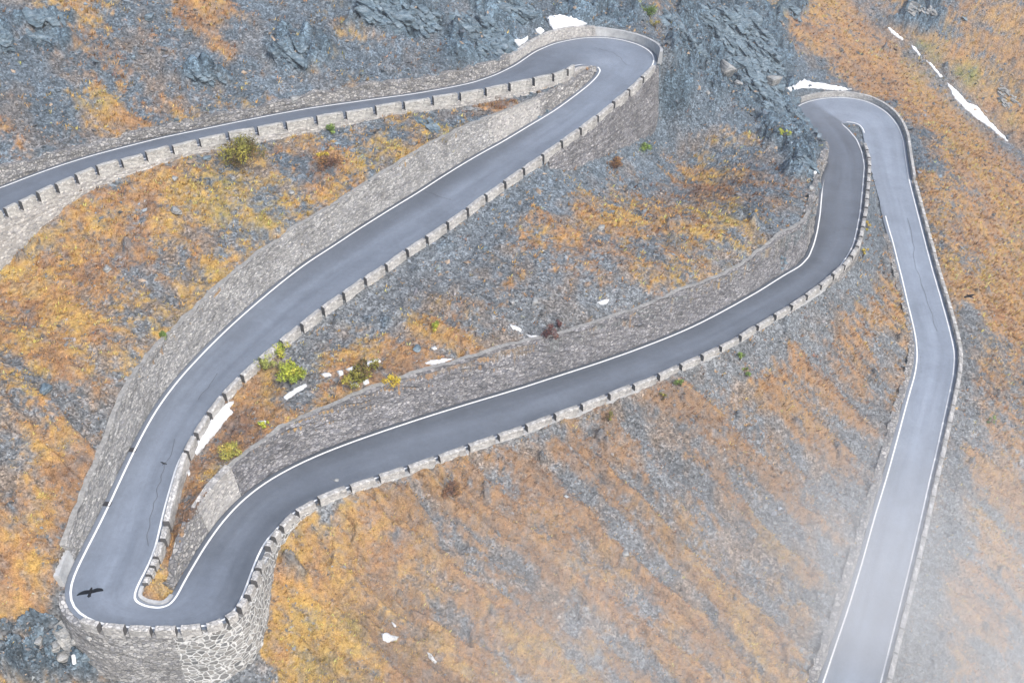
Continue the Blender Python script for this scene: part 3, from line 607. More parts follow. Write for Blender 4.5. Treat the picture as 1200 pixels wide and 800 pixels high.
def run(side,cuts,h,mat,what,a_txt,b_txt,group,gap=.45,hs=None,end_shade=True):
    """blocks between successive cut positions; labelled by their count from the nearer named end"""
    P=PL if side=='L' else PR; n=len(cuts)-1
    for k in range(n):
        sa,sb=cuts[k],cuts[k+1]; ln=max(np.linalg.norm(curve_pt(P,sb)-curve_pt(P,sa)),.6); g=gap/2/ln*(sb-sa)
        if k<(n+1)//2: lab=f'{what}, {ORD[k] if k else "first"} {a_txt}'
        else: lab=f'{what}, {ORD[n-1-k]} {b_txt}'
        if n%2 and k==n//2: lab=f'{what}, {ORD[k]} {a_txt}'
        block(side,sa+g,sb-g,h if hs is None else hs(k),mat,lab,group,end_shade=end_shade)
def cuts(side,uvs,h,lo,hi): return sorted(set(at_f(side,p,h,lo,hi) for p in uvs))
def even(side,i0,i1,step):
    P=PL if side=='L' else PR; s=np.r_[0,np.cumsum(np.linalg.norm(np.diff(P[i0:i1+1],axis=0),axis=1))]; n=int(round(s[-1]/step)); return list(i0+np.interp(np.linspace(0,s[-1],n+1),s,np.arange(len(s))))
g1=[p[:2] for p in R if len(p)>2 and p[1]<263 and p[0]<665]
run('R',[0.]+cuts('R',g1[1:]+[(672,77)],1.1,0,5.3),1.05,M['block_pale'],'pale stone parapet block of the uppermost road','from the picture\'s left edge','before the upper hairpin','parapet blocks of the uppermost road',gap=.48)
g2=[p[:2] for p in L if len(p)>2]+[(209,558),(203,584),(197,610),(191.5,637),(184,662)]
c2=cuts('L',[p for p in g2 if p[1]<532],.8,5.95,12.8)+cuts('L',[(209,558),(203,584),(197,610),(191.5,637),(184,660)],.8,12.8,13.6)
run('L',c2,.9,M['block'],'grey guard block of the second road','below the upper hairpin','above the bottom hairpin\'s island','guard blocks of the second road')
c=even('L',int(c2[-1]),at('L',(163,690),.0,13,14.6),.95)
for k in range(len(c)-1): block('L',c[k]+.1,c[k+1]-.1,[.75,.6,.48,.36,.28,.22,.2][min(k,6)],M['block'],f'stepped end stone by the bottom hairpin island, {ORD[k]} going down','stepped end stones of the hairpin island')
g3=[(97,724),(121,730),(150,731),(180,732.5),(209,733),(237.7,730.5),(261,725.5),(276,714),(285.5,700),(292,684),(297,668),(302,655)]
c3=cuts('R',g3,.8,13.8,18.4)
run('R',c3,.85,M['block'],'weathered parapet block round the bottom hairpin','from its left corner','from the right end of the curve','parapet blocks round the bottom hairpin',gap=.42)
g4=[p[:2] for p in R if len(p)>2 and 300<p[1]<625 and p[0]>320]+[(995,300)]
c4=sorted(set([c3[-1]+1.6]+cuts('R',[(316,632)]+g4,.8,17.5,25)))
c4=[c4[0]]+[q for a,q in zip(c4,c4[1:]) if q-a>1.4]
c4+=even('R',int(c4[-1]),at('R',(1012,168),0,25,27),3.4)[1:]
run('R',c4,.78,M['block'],'grey guard block of the third road','above the bottom hairpin','before the right hairpin','guard blocks of the third road',gap=.55)
c5=even('L',seg(30.32,36)[0],NS-1,3.4)
run('L',c5,.72,M['block'],'grey guard block of the lowest road','below the right hairpin','up from the picture\'s bottom edge','guard blocks of the lowest road',gap=.3,end_shade=False)
# island kerb in the bottom hairpin
s=seg(13.7,16.55); P_=PL[s]+nL[s]*.3
B_=P_.copy(); B_[:,2]-=.3; T_=P_.copy(); T_[:,2]+=.2; wall('kerb',T_,B_,nL[s],.3,M['concrete'],'low curved kerb round the tip of the island in the bottom hairpin','kerb',rough=.01,jag=.01)
# ------------------------------------------------------------------ camera, light
cam=bpy.data.objects.new('camera',bpy.data.cameras.new('camera')); COL.objects.link(cam); S.camera=cam
cam.location=(0,0,CH); cam.rotation_euler=(math.pi/2-PITCH,0,0); cam.data.sensor_width=36; cam.data.lens=36*F/1200; cam.data.clip_start=.5; cam.data.clip_end=3000
W=bpy.data.worlds.new('World'); S.world=W; W.use_nodes=True; nt=W.node_tree; bg=nt.nodes['Background']; sky=nt.nodes.new('ShaderNodeTexSky'); sky.sky_type='NISHITA'; sky.sun_disc=False
SE,SA=math.radians(48),math.radians(142)   # sun behind the viewer
sky.sun_elevation=SE; sky.sun_rotation=SA; sky.air_density=1.2; sky.dust_density=3; nt.links.new(sky.outputs[0],bg.inputs[0]); bg.inputs[1].default_value=.12
sun=bpy.data.objects.new('sun',bpy.data.lights.new('sun','SUN')); COL.objects.link(sun); sun.data.energy=2.0; sun.data.angle=math.radians(11); sun.data.color=(1,.97,.93)
dv=Vector((math.sin(SA)*math.cos(SE),math.cos(SA)*math.cos(SE),math.sin(SE))); sun.rotation_euler=dv.to_track_quat('Z','Y').to_euler()
S.view_settings.view_transform='Standard'; S.view_settings.look='None'; S.view_settings.gamma=1; S.view_settings.use_curve_mapping=False; S.view_settings.exposure=1.05
# ------------------------------------------------------------------ loose stones and dry grass (nobody could count them)
flatbench=bench.ravel(); benchg=blur(bench,2)
def pick(n,weight):
    r=RNG.random(n)*(NR-2); c=RNG.random(n)*(NC-2); w=weight.reshape(NR,NC)[r.round().astype(int),c.round().astype(int)]
    y=Y0*np.exp(KY*r); a=-AM+2*AM*c/(NC-1); x=a*y*wid(y); uv=proj(np.stack([x,y,ground_z(x,y)],1))
    k=(RNG.random(n)<w)&(bench[r.round().astype(int),c.round().astype(int)]<.5)&(uv[:,0]>-120)&(uv[:,0]<1320)&(uv[:,1]>-60)&(uv[:,1]<880)
    return x[k],y[k],(r[k].round().astype(int)*NC+c[k].round().astype(int))
def scatter_stones(n):
    tal=sstep(.35,.65,fbm(x_*.22,y_*.22,4,111,.6))
    x,y,j=pick(n,np.clip((1.06-veg)*(.35+.65*tal),0,1)); m=len(x)
    s=.05*np.exp(RNG.normal(0,.5,m))*(1+.6*tal[j]); s=np.clip(s,.035,.3)*np.clip(y/75,.8,2.2)
    z=ground_z(x,y)
    T=np.array([(1,0,0),(-1,0,0),(0,1,0),(0,-1,0),(0,0,.75),(0,0,-.75)],float); Fo=np.array([(0,2,4),(2,1,4),(1,3,4),(3,0,4),(2,0,5),(1,2,5),(3,1,5),(0,3,5)])
    P=T[None]*RNG.uniform(.6,1.35,(m,6,1))*s[:,None,None]*np.stack([RNG.uniform(.8,1.6,m),RNG.uniform(.7,1.1,m),RNG.uniform(.5,.9,m)],1)[:,None,:]
    a=RNG.uniform(0,6.28,m); b=RNG.uniform(-.7,.7,m)
    ca,sa,cb,sb=np.cos(a),np.sin(a),np.cos(b),np.sin(b)
    X=P[...,0]*cb[:,None]-P[...,2]*sb[:,None]; Z=P[...,0]*sb[:,None]+P[...,2]*cb[:,None]; Y=P[...,1]
    V=np.stack([X*ca[:,None]-Y*sa[:,None]+x[:,None],X*sa[:,None]+Y*ca[:,None]+y[:,None],Z+(z+s*.15)[:,None]],-1)
    o=obj('scree',V.reshape(-1,3),(Fo[None]+6*np.arange(m)[:,None,None]).reshape(-1,3),M['scree'],'grey blue broken slate stones scattered over the slopes','scree',kind='stuff')
    c=scol[j]*np.exp(RNG.normal(-.08,.32,(m,1)))*RNG.normal(1,.015,(m,3)); wr=RNG.random(m)<.14; c[wr]=np.array([.30,.235,.18])*RNG.uniform(.6,1.2,(wr.sum(),1))
    attr(o,'albedo',np.repeat(np.clip(c,.03,.4),6,0))
def scatter_grass(n):
    x,y,j=pick(n,np.clip(.07+veg*.93,0,1)*(1-rk*.75)); m=len(x); B=6
    z=ground_z(x,y); sc=RNG.uniform(.7,1.35,m)*np.clip(y/85,.8,1.5)
    an=RNG.uniform(0,6.28,(m,B)); rad=RNG.uniform(.02,.17,(m,B))*sc[:,None]; h=RNG.uniform(.12,.36,(m,B))*sc[:,None]; w=RNG.uniform(.025,.05,(m,B))*sc[:,None]
    bx=x[:,None]+np.cos(an)*rad; by=y[:,None]+np.sin(an)*rad; bz=np.repeat(z[:,None]-.03,B,1)
    tx=bx+np.cos(an)*rad*1.2+fd[0]*h*.4; ty=by+np.sin(an)*rad*1.2+fd[1]*h*.4; tz=bz+h
    px,py=-np.sin(an)*w,np.cos(an)*w
    V=np.stack([np.stack([bx-px,by-py,bz],-1),np.stack([bx+px,by+py,bz],-1),np.stack([tx,ty,tz],-1)],2).reshape(-1,3)
    o=obj('grass',V,np.arange(m*B*3).reshape(-1,3),M['grass'],'dry orange and gold autumn grass and heath on the slopes','grass',kind='stuff')
    c=huecol(hue[j]+RNG.normal(0,.55,m))*.55+vcol[j]*.45; c=c*np.exp(RNG.normal(.05,.36,(m,1)))*RNG.normal(1,.04,(m,3)); dk=RNG.random(m)<.16; c[dk]=c[dk]*np.array([.45,.4,.5])
    attr(o,'albedo',np.repeat(np.clip(c,.02,.6),B*3,0))
scatter_stones(330000); scatter_grass(330000)
# ------------------------------------------------------------------ rocks
def scale_at(P): return F/np.linalg.norm(P-CAM)
def hull(bm,pts):
    vs=[bm.verts.new(p) for p in pts]; r=bmesh.ops.convex_hull(bm,input=vs); bmesh.ops.delete(bm,geom=[g for g in r['geom_interior'] if isinstance(g,bmesh.types.BMVert)],context='VERTS')
def slab_pts(rr,c,dims,R,n=16):
    out=[]
    for _ in range(n):
        v=Vector((rr.uniform(-1,1),rr.uniform(-1,1),rr.uniform(-1,1))); m=max(abs(t) for t in v); v=v/m*rr.uniform(.8,1); out.append(Vector(c)+R@Vector((v.x*dims[0],v.y*dims[1],v.z*dims[2])))
    return out
def bm_obj(name,bm,mat,loc,label,cat,group=None,parent=None):
    me=bpy.data.meshes.new(name); bm.to_mesh(me); bm.free(); o=bpy.data.objects.new(name,me); COL.objects.link(o); o.location=loc; me.materials.append(mat); tag(o,label,cat,group)
    if parent: o.parent=parent
    return o
def boulder(u,v,px,label,mat='rock_pale',flat=.6):
    P=ground_at([(u,v)])[0]; r=px/scale_at(P)/2; rr=random.Random(int(u*7+v)); bm=bmesh.new()
    R=Matrix.Rotation(rr.uniform(0,6),3,'Z')@Matrix.Rotation(rr.uniform(-.4,.4),3,'X')
    hull(bm,slab_pts(rr,(0,0,0),(r,r*rr.uniform(.65,.9),r*flat),R,26)); bmesh.ops.bevel(bm,geom=bm.edges[:],offset=r*.06,segments=1,affect='EDGES')
    return bm_obj('boulder',bm,M[mat],(P[0],P[1],P[2]+r*flat*.55),label,'boulder','loose boulders on the slopes')
BL=[(852,87,26,'large pale flat topped boulder in the scree chute of the grey crag'),(906,97,20,'pale block lodged on the right shoulder of the grey crag'),(157,68,7,'small cream boulder alone on the blue scree above the uppermost road'),(175,22,12,'reddish boulder high on the blue scree near the upper frame edge'),(205,210,8,'grey boulder below the uppermost road left of the olive bush'),(243,187,10,'dark grey boulder just left of the big olive bush'),(273,210,9,'grey stone on the slope right under the big olive bush'),(342,227,8,'pale slab alone above the middle of the tall grey brown wall'),(125,316,10,'grey stone among gold grass left of the tall wall'),(207,249,14,'long pale slab lying on the slope below the olive bush'),(53,458,16,'blue grey flat rock in the gold grass at the left edge'),(568,292,8,'dark stone on the scree below the second road'),(627,354,10,'pale tilted slab on the grey scree above the third road'),(601,355,8,'grey stone just left of the pale tilted slab'),(733,649,9,'lone grey block on the streaked slope below the third road'),(148,445,9,'bluish stone at the top edge of the tall wall'),(490,410,12,'flat grey stone in the gold grass above the dark wall'),(705,268,9,'grey stone low in the orange streaks below the second road'),(93,750,17,'reddish slab at the foot of the bottom hairpin corner'),(66,757,15,'pale rounded rock in the rubble left of the bottom hairpin'),(108,746,12,'grey block against the wall at the bottom hairpin corner'),(75,770,14,'rusty brown rock low in the rubble left of the bottom hairpin'),(46,752,12,'upright tan stone left of the rubble by the bottom hairpin'),(100,768,14,'greenish slab beside the white pipe'),(560,105+20,1,''),(295,748,10,'pale rock at the foot of the mortared bastion'),(395,563,7,'grey stone just below the third road guard blocks'),(950,222,9,'grey rock beside the white marker at the right hairpin'),(1058,352,6,'small dark stone by the left edge of the lowest road'),(865,100,10,'small grey rock under the large pale boulder of the crag'),(829,110,7,'pale pebble sized rock low in the scree chute'),(345,118,12,'pale squared block on the rubble wall of the uppermost road')]
for (u,v,px,lab) in BL:
    if lab: boulder(u,v,px,lab,'rock' if any(w in lab for w in ('dark','blue','greenish')) else 'rock_pale')
def outcrop(u,v,ru,rv,n,label,sz=1.0,mat='rock'):
    rr=random.Random(int(u*3+v)); uv=[]
    while len(uv)<n*2.6:
        a,b=rr.uniform(-1,1),rr.uniform(-1,1)
        if a*a+b*b<1: uv.append((u+a*ru+b*ru*.25,v+b*rv+a*rv*.35))
    P=ground_at(uv); rr_,cc_=rc(P[:,0],P[:,1]); nv=near[np.clip(rr_.round().astype(int),0,NR-1),np.clip(cc_.round().astype(int),0,NC-1)]; P=P[nv<.2] if (nv<.2).sum()>5 else P[np.argsort(nv)[:12]]; c=P.mean(0); bm=bmesh.new()
    grp=[]; todo=set(range(len(P)))
    while todo:
        g=[todo.pop()]; k=0
        while k<len(g):
            nb_=[j for j in todo if np.linalg.norm(P[j]-P[g[k]])<sz*1.15]; todo-=set(nb_); g+=nb_; k+=1
        grp.append(g)
    P=P[max(grp,key=len)]; c=P.mean(0)
    for p in P:
        s=sz*.62*rr.uniform(.4,1.2)*(1.6 if rr.random()<.12 else 1); R=Matrix.Rotation(math.radians(-32)+rr.gauss(0,.16),3,'Z')@Matrix.Rotation(math.radians(28)+rr.gauss(0,.16),3,'Y')@Matrix.Rotation(rr.gauss(.15,.2),3,'X')
        q=p-c; q[2]+=rr.uniform(-.35,.3)*s; hull(bm,slab_pts(rr,q,(s*rr.uniform(.9,1.9),s*rr.uniform(.5,.9),s*rr.uniform(.28,.55)),R,14))
    return bm_obj('rock_outcrop',bm,M[mat],c,label,'rock outcrop','rock outcrops')
outcrop(56,22,22,7,16,'small dark rock rib near the top left corner',.9); outcrop(56,46,22,9,18,'dark rock rib just below the topmost rib on the left',.9); outcrop(6,46,8,14,10,'dark rock cut by the left edge of the picture',.8)
outcrop(243,91,20,6,12,'flat dark ledge of rock above the uppermost road',.8); outcrop(345,62,32,16,24,'blue grey outcrop between scree and rust patches above the uppermost road',.9)
outcrop(470,18,48,18,40,'broken dark crag at the top centre, left of the tallest crag',1.2); outcrop(560,42,40,26,52,'dark layered crag left of the snow beside the upper hairpin',1.25); outcrop(600,10,34,14,22,'dark rock band at the top edge above the snow',1.1)
outcrop(800,40,24,38,60,'grey rock rib right behind the upper hairpin',1.2); outcrop(880,60,34,48,170,'large layered crag above the scree chute',1.4); outcrop(918,130,22,44,120,'lower steep part of the crag above the right hairpin',1.3); outcrop(948,195,12,30,30,'jagged rock standing right beside the inner bend of the right hairpin',.9)
outcrop(850,30,26,24,60,'upper left shoulder of the layered crag',1.2)
outcrop(925,14,12,8,14,'rock knob in the green patch at the top right',1.0); outcrop(1082,16,18,12,18,'blue grey rock knob near the top edge beyond the snow gully',.9,'rock_pale'); outcrop(1180,115,14,14,18,'rock knob at the right edge beyond the long snow strip',.8,'rock_pale')
outcrop(500,142,14,10,14,'dark rock poking out under the wall of the uppermost road',.7); outcrop(632,133,16,7,16,'bare rock left in the patched wedge wall',.7); outcrop(92,752,24,14,26,'rubble of reddish and grey slabs under the corner of the bottom hairpin',.7,'rock_pale'); outcrop(915,305,7,9,10,'dark rock corner between the dark wall and the rubble bank',.7)
# ------------------------------------------------------------------ snow
def snow(poly,label,h=.22):
    uv=[]
    n=len(poly); rr=random.Random(int(poly[0][0]*5+poly[0][1]))
    for i in range(n):
        a,b=np.array(poly[i],float),np.array(poly[(i+1)%n],float); m=max(1,int(np.hypot(*(b-a))/2.2))
        for k in range(m): uv.append(a+(b-a)*k/m+np.array([rr.uniform(-.6,.6),rr.uniform(-.5,.5)]))
    P=ground_at(uv); xy=P[:,:2]; m=len(xy)
    lo,hi=xy.min(0),xy.max(0); st=max(.25,min((hi-lo).max()/30,.6)); ins=[]
    for x in np.arange(lo[0],hi[0],st):
        for y in np.arange(lo[1],hi[1],st):
            q=np.array([x+rr.uniform(-.2,.2)*st,y+rr.uniform(-.2,.2)*st]); a,b=xy,np.roll(xy,-1,0)
            cr=((a[:,1]>q[1])!=(b[:,1]>q[1]))&(q[0]<(b[:,0]-a[:,0])*(q[1]-a[:,1])/(b[:,1]-a[:,1]+1e-12)+a[:,0])
            if cr.sum()%2 and np.sqrt(((xy-q)**2).sum(1)).min()>st*.4: ins.append(q)
    pts=[Vector(p) for p in xy]+[Vector(p) for p in ins]
    r=delaunay_2d_cdt(pts,[],[list(range(m))],1,1e-4); vs=np.array([(v.x,v.y) for v in r[0]]); fs=[list(f) for f in r[2]]
    dd=np.sqrt(((vs[:,None]-xy[None])**2).sum(-1)).min(1); z=ground_z(vs[:,0],vs[:,1]); top=np.c_[vs,z+.12+h*np.minimum(dd/.5,1)**.6*(.7+.6*vn(vs[:,0]*1.3,vs[:,1]*1.3,5))]
    bot=np.c_[vs,z-.3]; N=len(vs); ed={}
    for f in fs:
        for i in range(len(f)): ed[(f[i],f[(i+1)%len(f)])]=1
    side=[(a,a+N,b+N,b) for (a,b) in ed if (b,a) not in ed]
    o=obj('snow_patch',np.r_[top,bot],[tuple(f) for f in fs]+side+[tuple(N+i for i in f[::-1]) for f in fs],M['snow'],label,'snow patch','leftover snow patches',smooth=True,origin=(*xy.mean(0),float(z.mean())))
    rim=np.clip(dd/.45,0,1)*.55; attr(o,'rim',np.r_[rim,rim*0]); return o
snow([(640,21),(655,18),(672,22),(688,28),(678,32),(662,33),(649,36),(644,30)],'largest snow patch just outside the upper hairpin wall')
snow([(627,35),(634,33),(638,37),(634,41),(629,38)],'tiny snow patch between two larger ones at the upper hairpin')
snow([(602,47),(612,47),(619,44),(617,49),(608,55)],'small snow patch at the left end of the upper hairpin wall')
snow([(920,104),(932,100),(942,93),(950,97),(962,98),(978,101),(998,105),(985,107),(960,104),(940,103),(926,107)],'long snow bank behind the top of the right hairpin wall')
snow([(1039,31),(1046,36),(1058,46),(1057,48),(1044,39)],'thinnest snow streak at the upper end of the gully')
snow([(1067,53),(1072,56),(1079,65),(1077,66),(1070,58)],'short second snow streak from the top of the gully')
snow([(1084,70),(1092,76),(1104,90),(1102,91),(1092,80)],'third snow streak from the top of the gully')
snow([(1109,97),(1120,106),(1133,120),(1146,126),(1151,133),(1164,147),(1182,166),(1178,165),(1160,150),(1145,140),(1130,127),(1118,115)],'longest snow strip low in the gully at the right')
snow([(275,470),(269,479),(273,483),(262,496),(254,507),(242,520),(231,533),(226,529),(233,514),(244,497),(256,482),(266,473)],'long narrow snow strip along the guard blocks of the second road')
snow([(331,466),(343,457),(358,450),(360,453),(347,461),(336,469)],'thin snow streak below the bright yellow green bush')
snow([(404,433),(412,431),(425,426),(444,421),(447,424),(430,430),(412,436)],'snow streak touching the top of the olive bush')
snow([(376,438),(386,437),(389,440),(380,442)],'small snow scrap left of the olive bush')
snow([(395,436),(402,434),(403,439),(398,441)],'tiny square snow scrap beside the olive bush')
snow([(410,448),(420,450),(422,453),(413,452)],'small snow scrap below the olive bush')
snow([(425,447),(432,445),(433,449),(427,451)],'tiny snow scrap right below the olive bush')
snow([(498,426),(506,423),(518,421),(530,421),(520,425),(505,428)],'snow streak on the crest of the dark wall')
snow([(596,380),(604,382),(612,387),(609,389),(600,385)],'upper snow streak left of the maroon bush')
snow([(616,391),(623,394),(631,394),(629,398),(620,396)],'lower snow streak touching the maroon bush')
snow([(699,355),(706,352),(714,351),(711,356),(704,357)],'lone snow scrap on the scree above the third road')
snow([(447,743),(453,741),(460,745),(468,746),(464,750),(455,753),(449,750)],'broad snow scrap on the hazy slope low in the centre')
snow([(500,764),(505,766),(512,776),(510,778),(503,771)],'slim snow scrap low in the centre right of the broad one')
snow([(459,729),(465,733),(463,735)],'snow speck above the broad scrap low in the centre')
snow([(81,729),(91,729),(92,732),(83,733)],'small snow patch on the rubble by the bottom hairpin corner')
snow([(302,494),(311,493),(314,496),(306,497)],'snow scrap in the rusty grass above the dark wall')
snow([(221,548),(223,556),(221,558),(219,552)],'tiny snow scrap at the lower end beyond the long strip')
snow([(505,408),(510,406),(512,409),(507,410)],'tiny snow speck in the gold grass above the dark wall')
# ------------------------------------------------------------------ shrubs
def shrub(u,v,wpx,hpx,cols,label,n=None):
    P=ground_at([(u,v+hpx*.3)])[0]; k=scale_at(P); w=wpx/k/2; h=max(hpx/k*.95,.35); rr=np.random.default_rng(int(u*11+v)); n=n or int(np.clip(700*w*w,260,2600))
    root=empty('shrub',P,label,'shrub','low shrubs on the slopes')
    nb=max(5,int(9*w)); cen=np.stack([rr.normal(0,.45*w,nb),rr.normal(0,.4*w,nb),rr.uniform(.3,.75,nb)*h],1); cr=rr.uniform(.28,.5,nb)*min(w,h*1.4)
    ci=rr.integers(0,nb,n); d=rr.normal(0,1,(n,3)); d/=np.linalg.norm(d,axis=1)[:,None]; c=cen[ci]+d*(cr[ci]*rr.uniform(.5,1.05,n))[:,None]; c[:,2]=np.abs(c[:,2])
    s=rr.uniform(.045,.10,n)*(1+.4*(w>1.5)); a=rr.normal(0,1,(n,3)); a/=np.linalg.norm(a,axis=1)[:,None]; b=np.cross(a,d); b/=np.maximum(np.linalg.norm(b,axis=1)[:,None],1e-6)
    V=np.stack([c-a*s[:,None]*1.3,c-b*s[:,None]*.6,c+a*s[:,None]*1.3,c+b*s[:,None]*.6],1).reshape(-1,3)
    f=obj('foliage',V,np.arange(4*n).reshape(-1,4),M['leaf'],parent=root)
    C=np.array(cols); pc=C[rr.integers(0,len(C),nb)][ci]*np.exp(rr.normal(0,.25,(n,1))); attr(f,'albedo',np.repeat(np.clip(pc,.01,.6),4,0))
    V=[];Fs=[]
    for q in range(nb):
        e=cen[q]; m=e*np.array([.5,.5,.6]); r0=.03+.02*w; o=len(V)
        for pt,r in ((np.zeros(3)+np.array([0,0,-.1]),r0),(m,r0*.7),(e,r0*.3)):
            for j in range(5): V.append(pt+np.array([math.cos(j*1.257)*r,math.sin(j*1.257)*r,0]))
        for l in (0,5):
            for j in range(5): Fs.append((o+l+j,o+l+(j+1)%5,o+l+5+(j+1)%5,o+l+5+j))
    obj('stem',V,Fs,M['wood'],parent=root)
YG=[(.36,.38,.05),(.28,.32,.045),(.46,.42,.07),(.2,.25,.04)]; OL_=[(.2,.19,.04),(.13,.12,.035),(.3,.26,.05),(.11,.075,.035)]; GR=[(.13,.21,.05),(.2,.28,.07),(.1,.15,.04)]; MR=[(.11,.05,.05),(.075,.035,.038),(.15,.075,.06)]; RU=[(.19,.1,.055),(.13,.07,.05),(.27,.15,.06)]; YE=[(.5,.36,.04),(.42,.3,.05),(.55,.42,.07)]
for a in [(281,180,50,30,OL_,'large round olive and brown bush under the wall of the uppermost road'),(389,153,16,12,GR,'small green shrub against the wall foot of the uppermost road'),(344,439,36,30,YG,'bright yellow green round bush beside a thin snow streak'),(328,411,22,16,YG,'small yellow green bush touching the guard blocks of the second road'),(310,428,26,18,[(.3,.32,.09),(.24,.26,.07)],'pale green low bush left of the bright yellow green bush'),(422,437,38,18,OL_,'flat olive bush ringed with snow scraps'),(444,430,16,14,RU,'small brown bush right of the snow ringed olive bush'),(459,446,22,12,YE,'small golden bush right of the olive bush on the wall crest'),(510,383,14,14,YG,'small yellow green tuft among gold grass above the dark wall'),(640,391,21,18,MR,'dark maroon bush touching a snow streak'),(654,380,12,9,MR,'small maroon bush just above the dark maroon one'),(713,488,11,18,OL_,'narrow olive shrub below the third road guard blocks'),(778,463,9,14,OL_,'slim olive shrub on the grey streak below the third road'),(798,448,13,14,GR,'green shrub beside the dark gully edge below the third road'),(867,418,13,16,GR,'upper one of two green shrubs below the third road'),(874,437,12,12,GR,'lower one of two green shrubs below the third road'),(193,394,14,11,GR,'small green shrub on top of the tall grey brown wall'),(531,571,26,18,RU,'dark rusty bush on the slope under the third road'),(1016,266,8,16,YE,'upper yellow shrub in the wedge between the right hairpin roads'),(1011,297,7,14,YE,'lower yellow shrub beside the tapering wall'),(761,15,20,14,GR,'dark green shrub at the top edge right of the upper hairpin'),(768,30,10,12,[(.3,.25,.06)],'yellowish shrub below the green one at the top edge'),(919,157,12,12,YG,'bright green tuft on the crag above the right hairpin'),(1160,492,8,14,GR,'lone green shrub right of the lowest road'),(722,193,20,12,RU,'orange brown bush under the tall dark wall of the upper hairpin'),(755,173,18,7,GR,'flat green patch of plants at the foot of the tall dark wall'),(310,497,12,10,YG,'tiny yellow green shrub in the rusty grass'),(273,528,30,20,[(.3,.29,.07),(.38,.3,.07)],'mustard coloured bush above the pale repaired wall section'),(385,190,26,14,RU,'rust red bush on the slope right of the big olive bush'),(376,181,14,8,YE,'glowing orange yellow shrub beside the rust red bush'),(1014,440,1,1,RU,''),(430,375,1,1,RU,'')]:
    if a[5]: shrub(*a)
# ------------------------------------------------------------------ birds
def bird(u,v,span_px,span,roll,yaw,label,flap):
    d=F*span/span_px; q=rays([(u,v)])[0]; q=q/np.linalg.norm(q); c=CAM+q*d*np.linalg.norm(rays([(u,v)])[0])/F*1.0/ (np.linalg.norm(rays([(u,v)])[0])/F)
    bm=bmesh.new(); h=span/2
    rings=[]; L_=[(-.62,.012,.02),(-.5,.10,.015),(-.34,.075,.03),(-.2,.07,.06),(0,.095,.09),(.16,.085,.085),(.27,.05,.055),(.34,.055,.055),(.40,.04,.042),(.46,.014,.014),(.53,.004,.004)]
    for (y,rx,rz) in L_:
        rings.append([bm.verts.new((math.cos(j*math.pi/4)*rx*h*1.5,y*h*1.0,math.sin(j*math.pi/4)*rz*h*1.5+(.02*h if y>.2 else 0))) for j in range(8)])
    for a,b in zip(rings,rings[1:]):
        for j in range(8): bm.faces.new((a[j],a[(j+1)%8],b[(j+1)%8],b[j]))
    bm.faces.new(rings[0]); bm.faces.new(rings[-1][::-1])
    # wings: leading and trailing edge stations from shoulder to the fingered tip
    for sgn in (-1,1):
        st=[(.06,.2,-.22),(.25,.25,-.22),(.45,.29,-.19),(.62,.26,-.17),(.8,.19,-.16),(.93,.08,-.16),(1.0,-.04,-.14)]
        up=[];lo=[]
        fl=flap[0] if sgn<0 else flap[1]
        for (x,le,te) in st:
            zz=h*(math.sin(fl)*x-.10*x*x); xx=h*x*math.cos(fl)*sgn; th=.022*h*(1.15-x)
            up.append([bm.verts.new((xx,le*h,zz)),bm.verts.new((xx,(le*.6+te*.4)*h,zz+th)),bm.verts.new((xx,te*h,zz))])
            lo.append(bm.verts.new((xx,(le*.6+te*.4)*h,zz-th*.7)))
        for i in range(len(st)-1):
            a,b=up[i],up[i+1]
            for p in ((a[0],a[1],b[1],b[0]),(a[1],a[2],b[2],b[1]),(a[0],b[0],lo[i+1],lo[i]),(a[2],lo[i],lo[i+1],b[2])): bm.faces.new(p)
        bm.faces.new((up[-1][0],up[-1][1],up[-1][2],lo[-1])); bm.faces.new((up[0][0],lo[0],up[0][2],up[0][1]))
    bmesh.ops.recalc_face_normals(bm,faces=bm.faces)
    o=bm_obj('bird',bm,M['black'],c,label,'bird','black birds gliding over the road'); o.rotation_euler=(math.radians(-10),roll,yaw); return o
bird(106,693,28,.82,.12,.12,'largest black bird gliding over the bottom hairpin',(-.15,.28)); bird(192,543,9,.7,0,-.4,'tiny black bird over the second road',(.3,.25)); bird(1136,347,17,.8,.1,.5,'black bird with flat wings over the slope right of the lowest road',(.1,.12))
# ------------------------------------------------------------------ roadside bits
def tube(bm,a,b,r,n=12,hollow=0):
    a,b=Vector(a),Vector(b); d=(b-a).normalized(); x=d.orthogonal().normalized(); y=d.cross(x)
    ring=lambda c,rr:[bm.verts.new(c+(x*math.cos(j*2*math.pi/n)+y*math.sin(j*2*math.pi/n))*rr) for j in range(n)]
    R1,R2=ring(a,r),ring(b,r)
    for j in range(n): bm.faces.new((R1[j],R1[(j+1)%n],R2[(j+1)%n],R2[j]))
    if hollow:
        Q1,Q2=ring(a,hollow),ring(b,hollow)
        for j in range(n):
            bm.faces.new((Q1[(j+1)%n],Q1[j],Q2[j],Q2[(j+1)%n])); bm.faces.new((R1[(j+1)%n],R1[j],Q1[j],Q1[(j+1)%n])); bm.faces.new((R2[j],R2[(j+1)%n],Q2[(j+1)%n],Q2[j]))
    else: bm.faces.new(R1[::-1]); bm.faces.new(R2)
p1,p2=ground_at([(87,770),(89,781)]); bm=bmesh.new(); q=(p2-p1); q[2]+=.2; tube(bm,(0,0,0),tuple(q),.16,14,.12); bm_obj('drain_pipe',bm,M['metal'],tuple(p1+np.array([0,0,.3])),'short white pipe end lying in the rubble below the bottom hairpin corner','pipe')
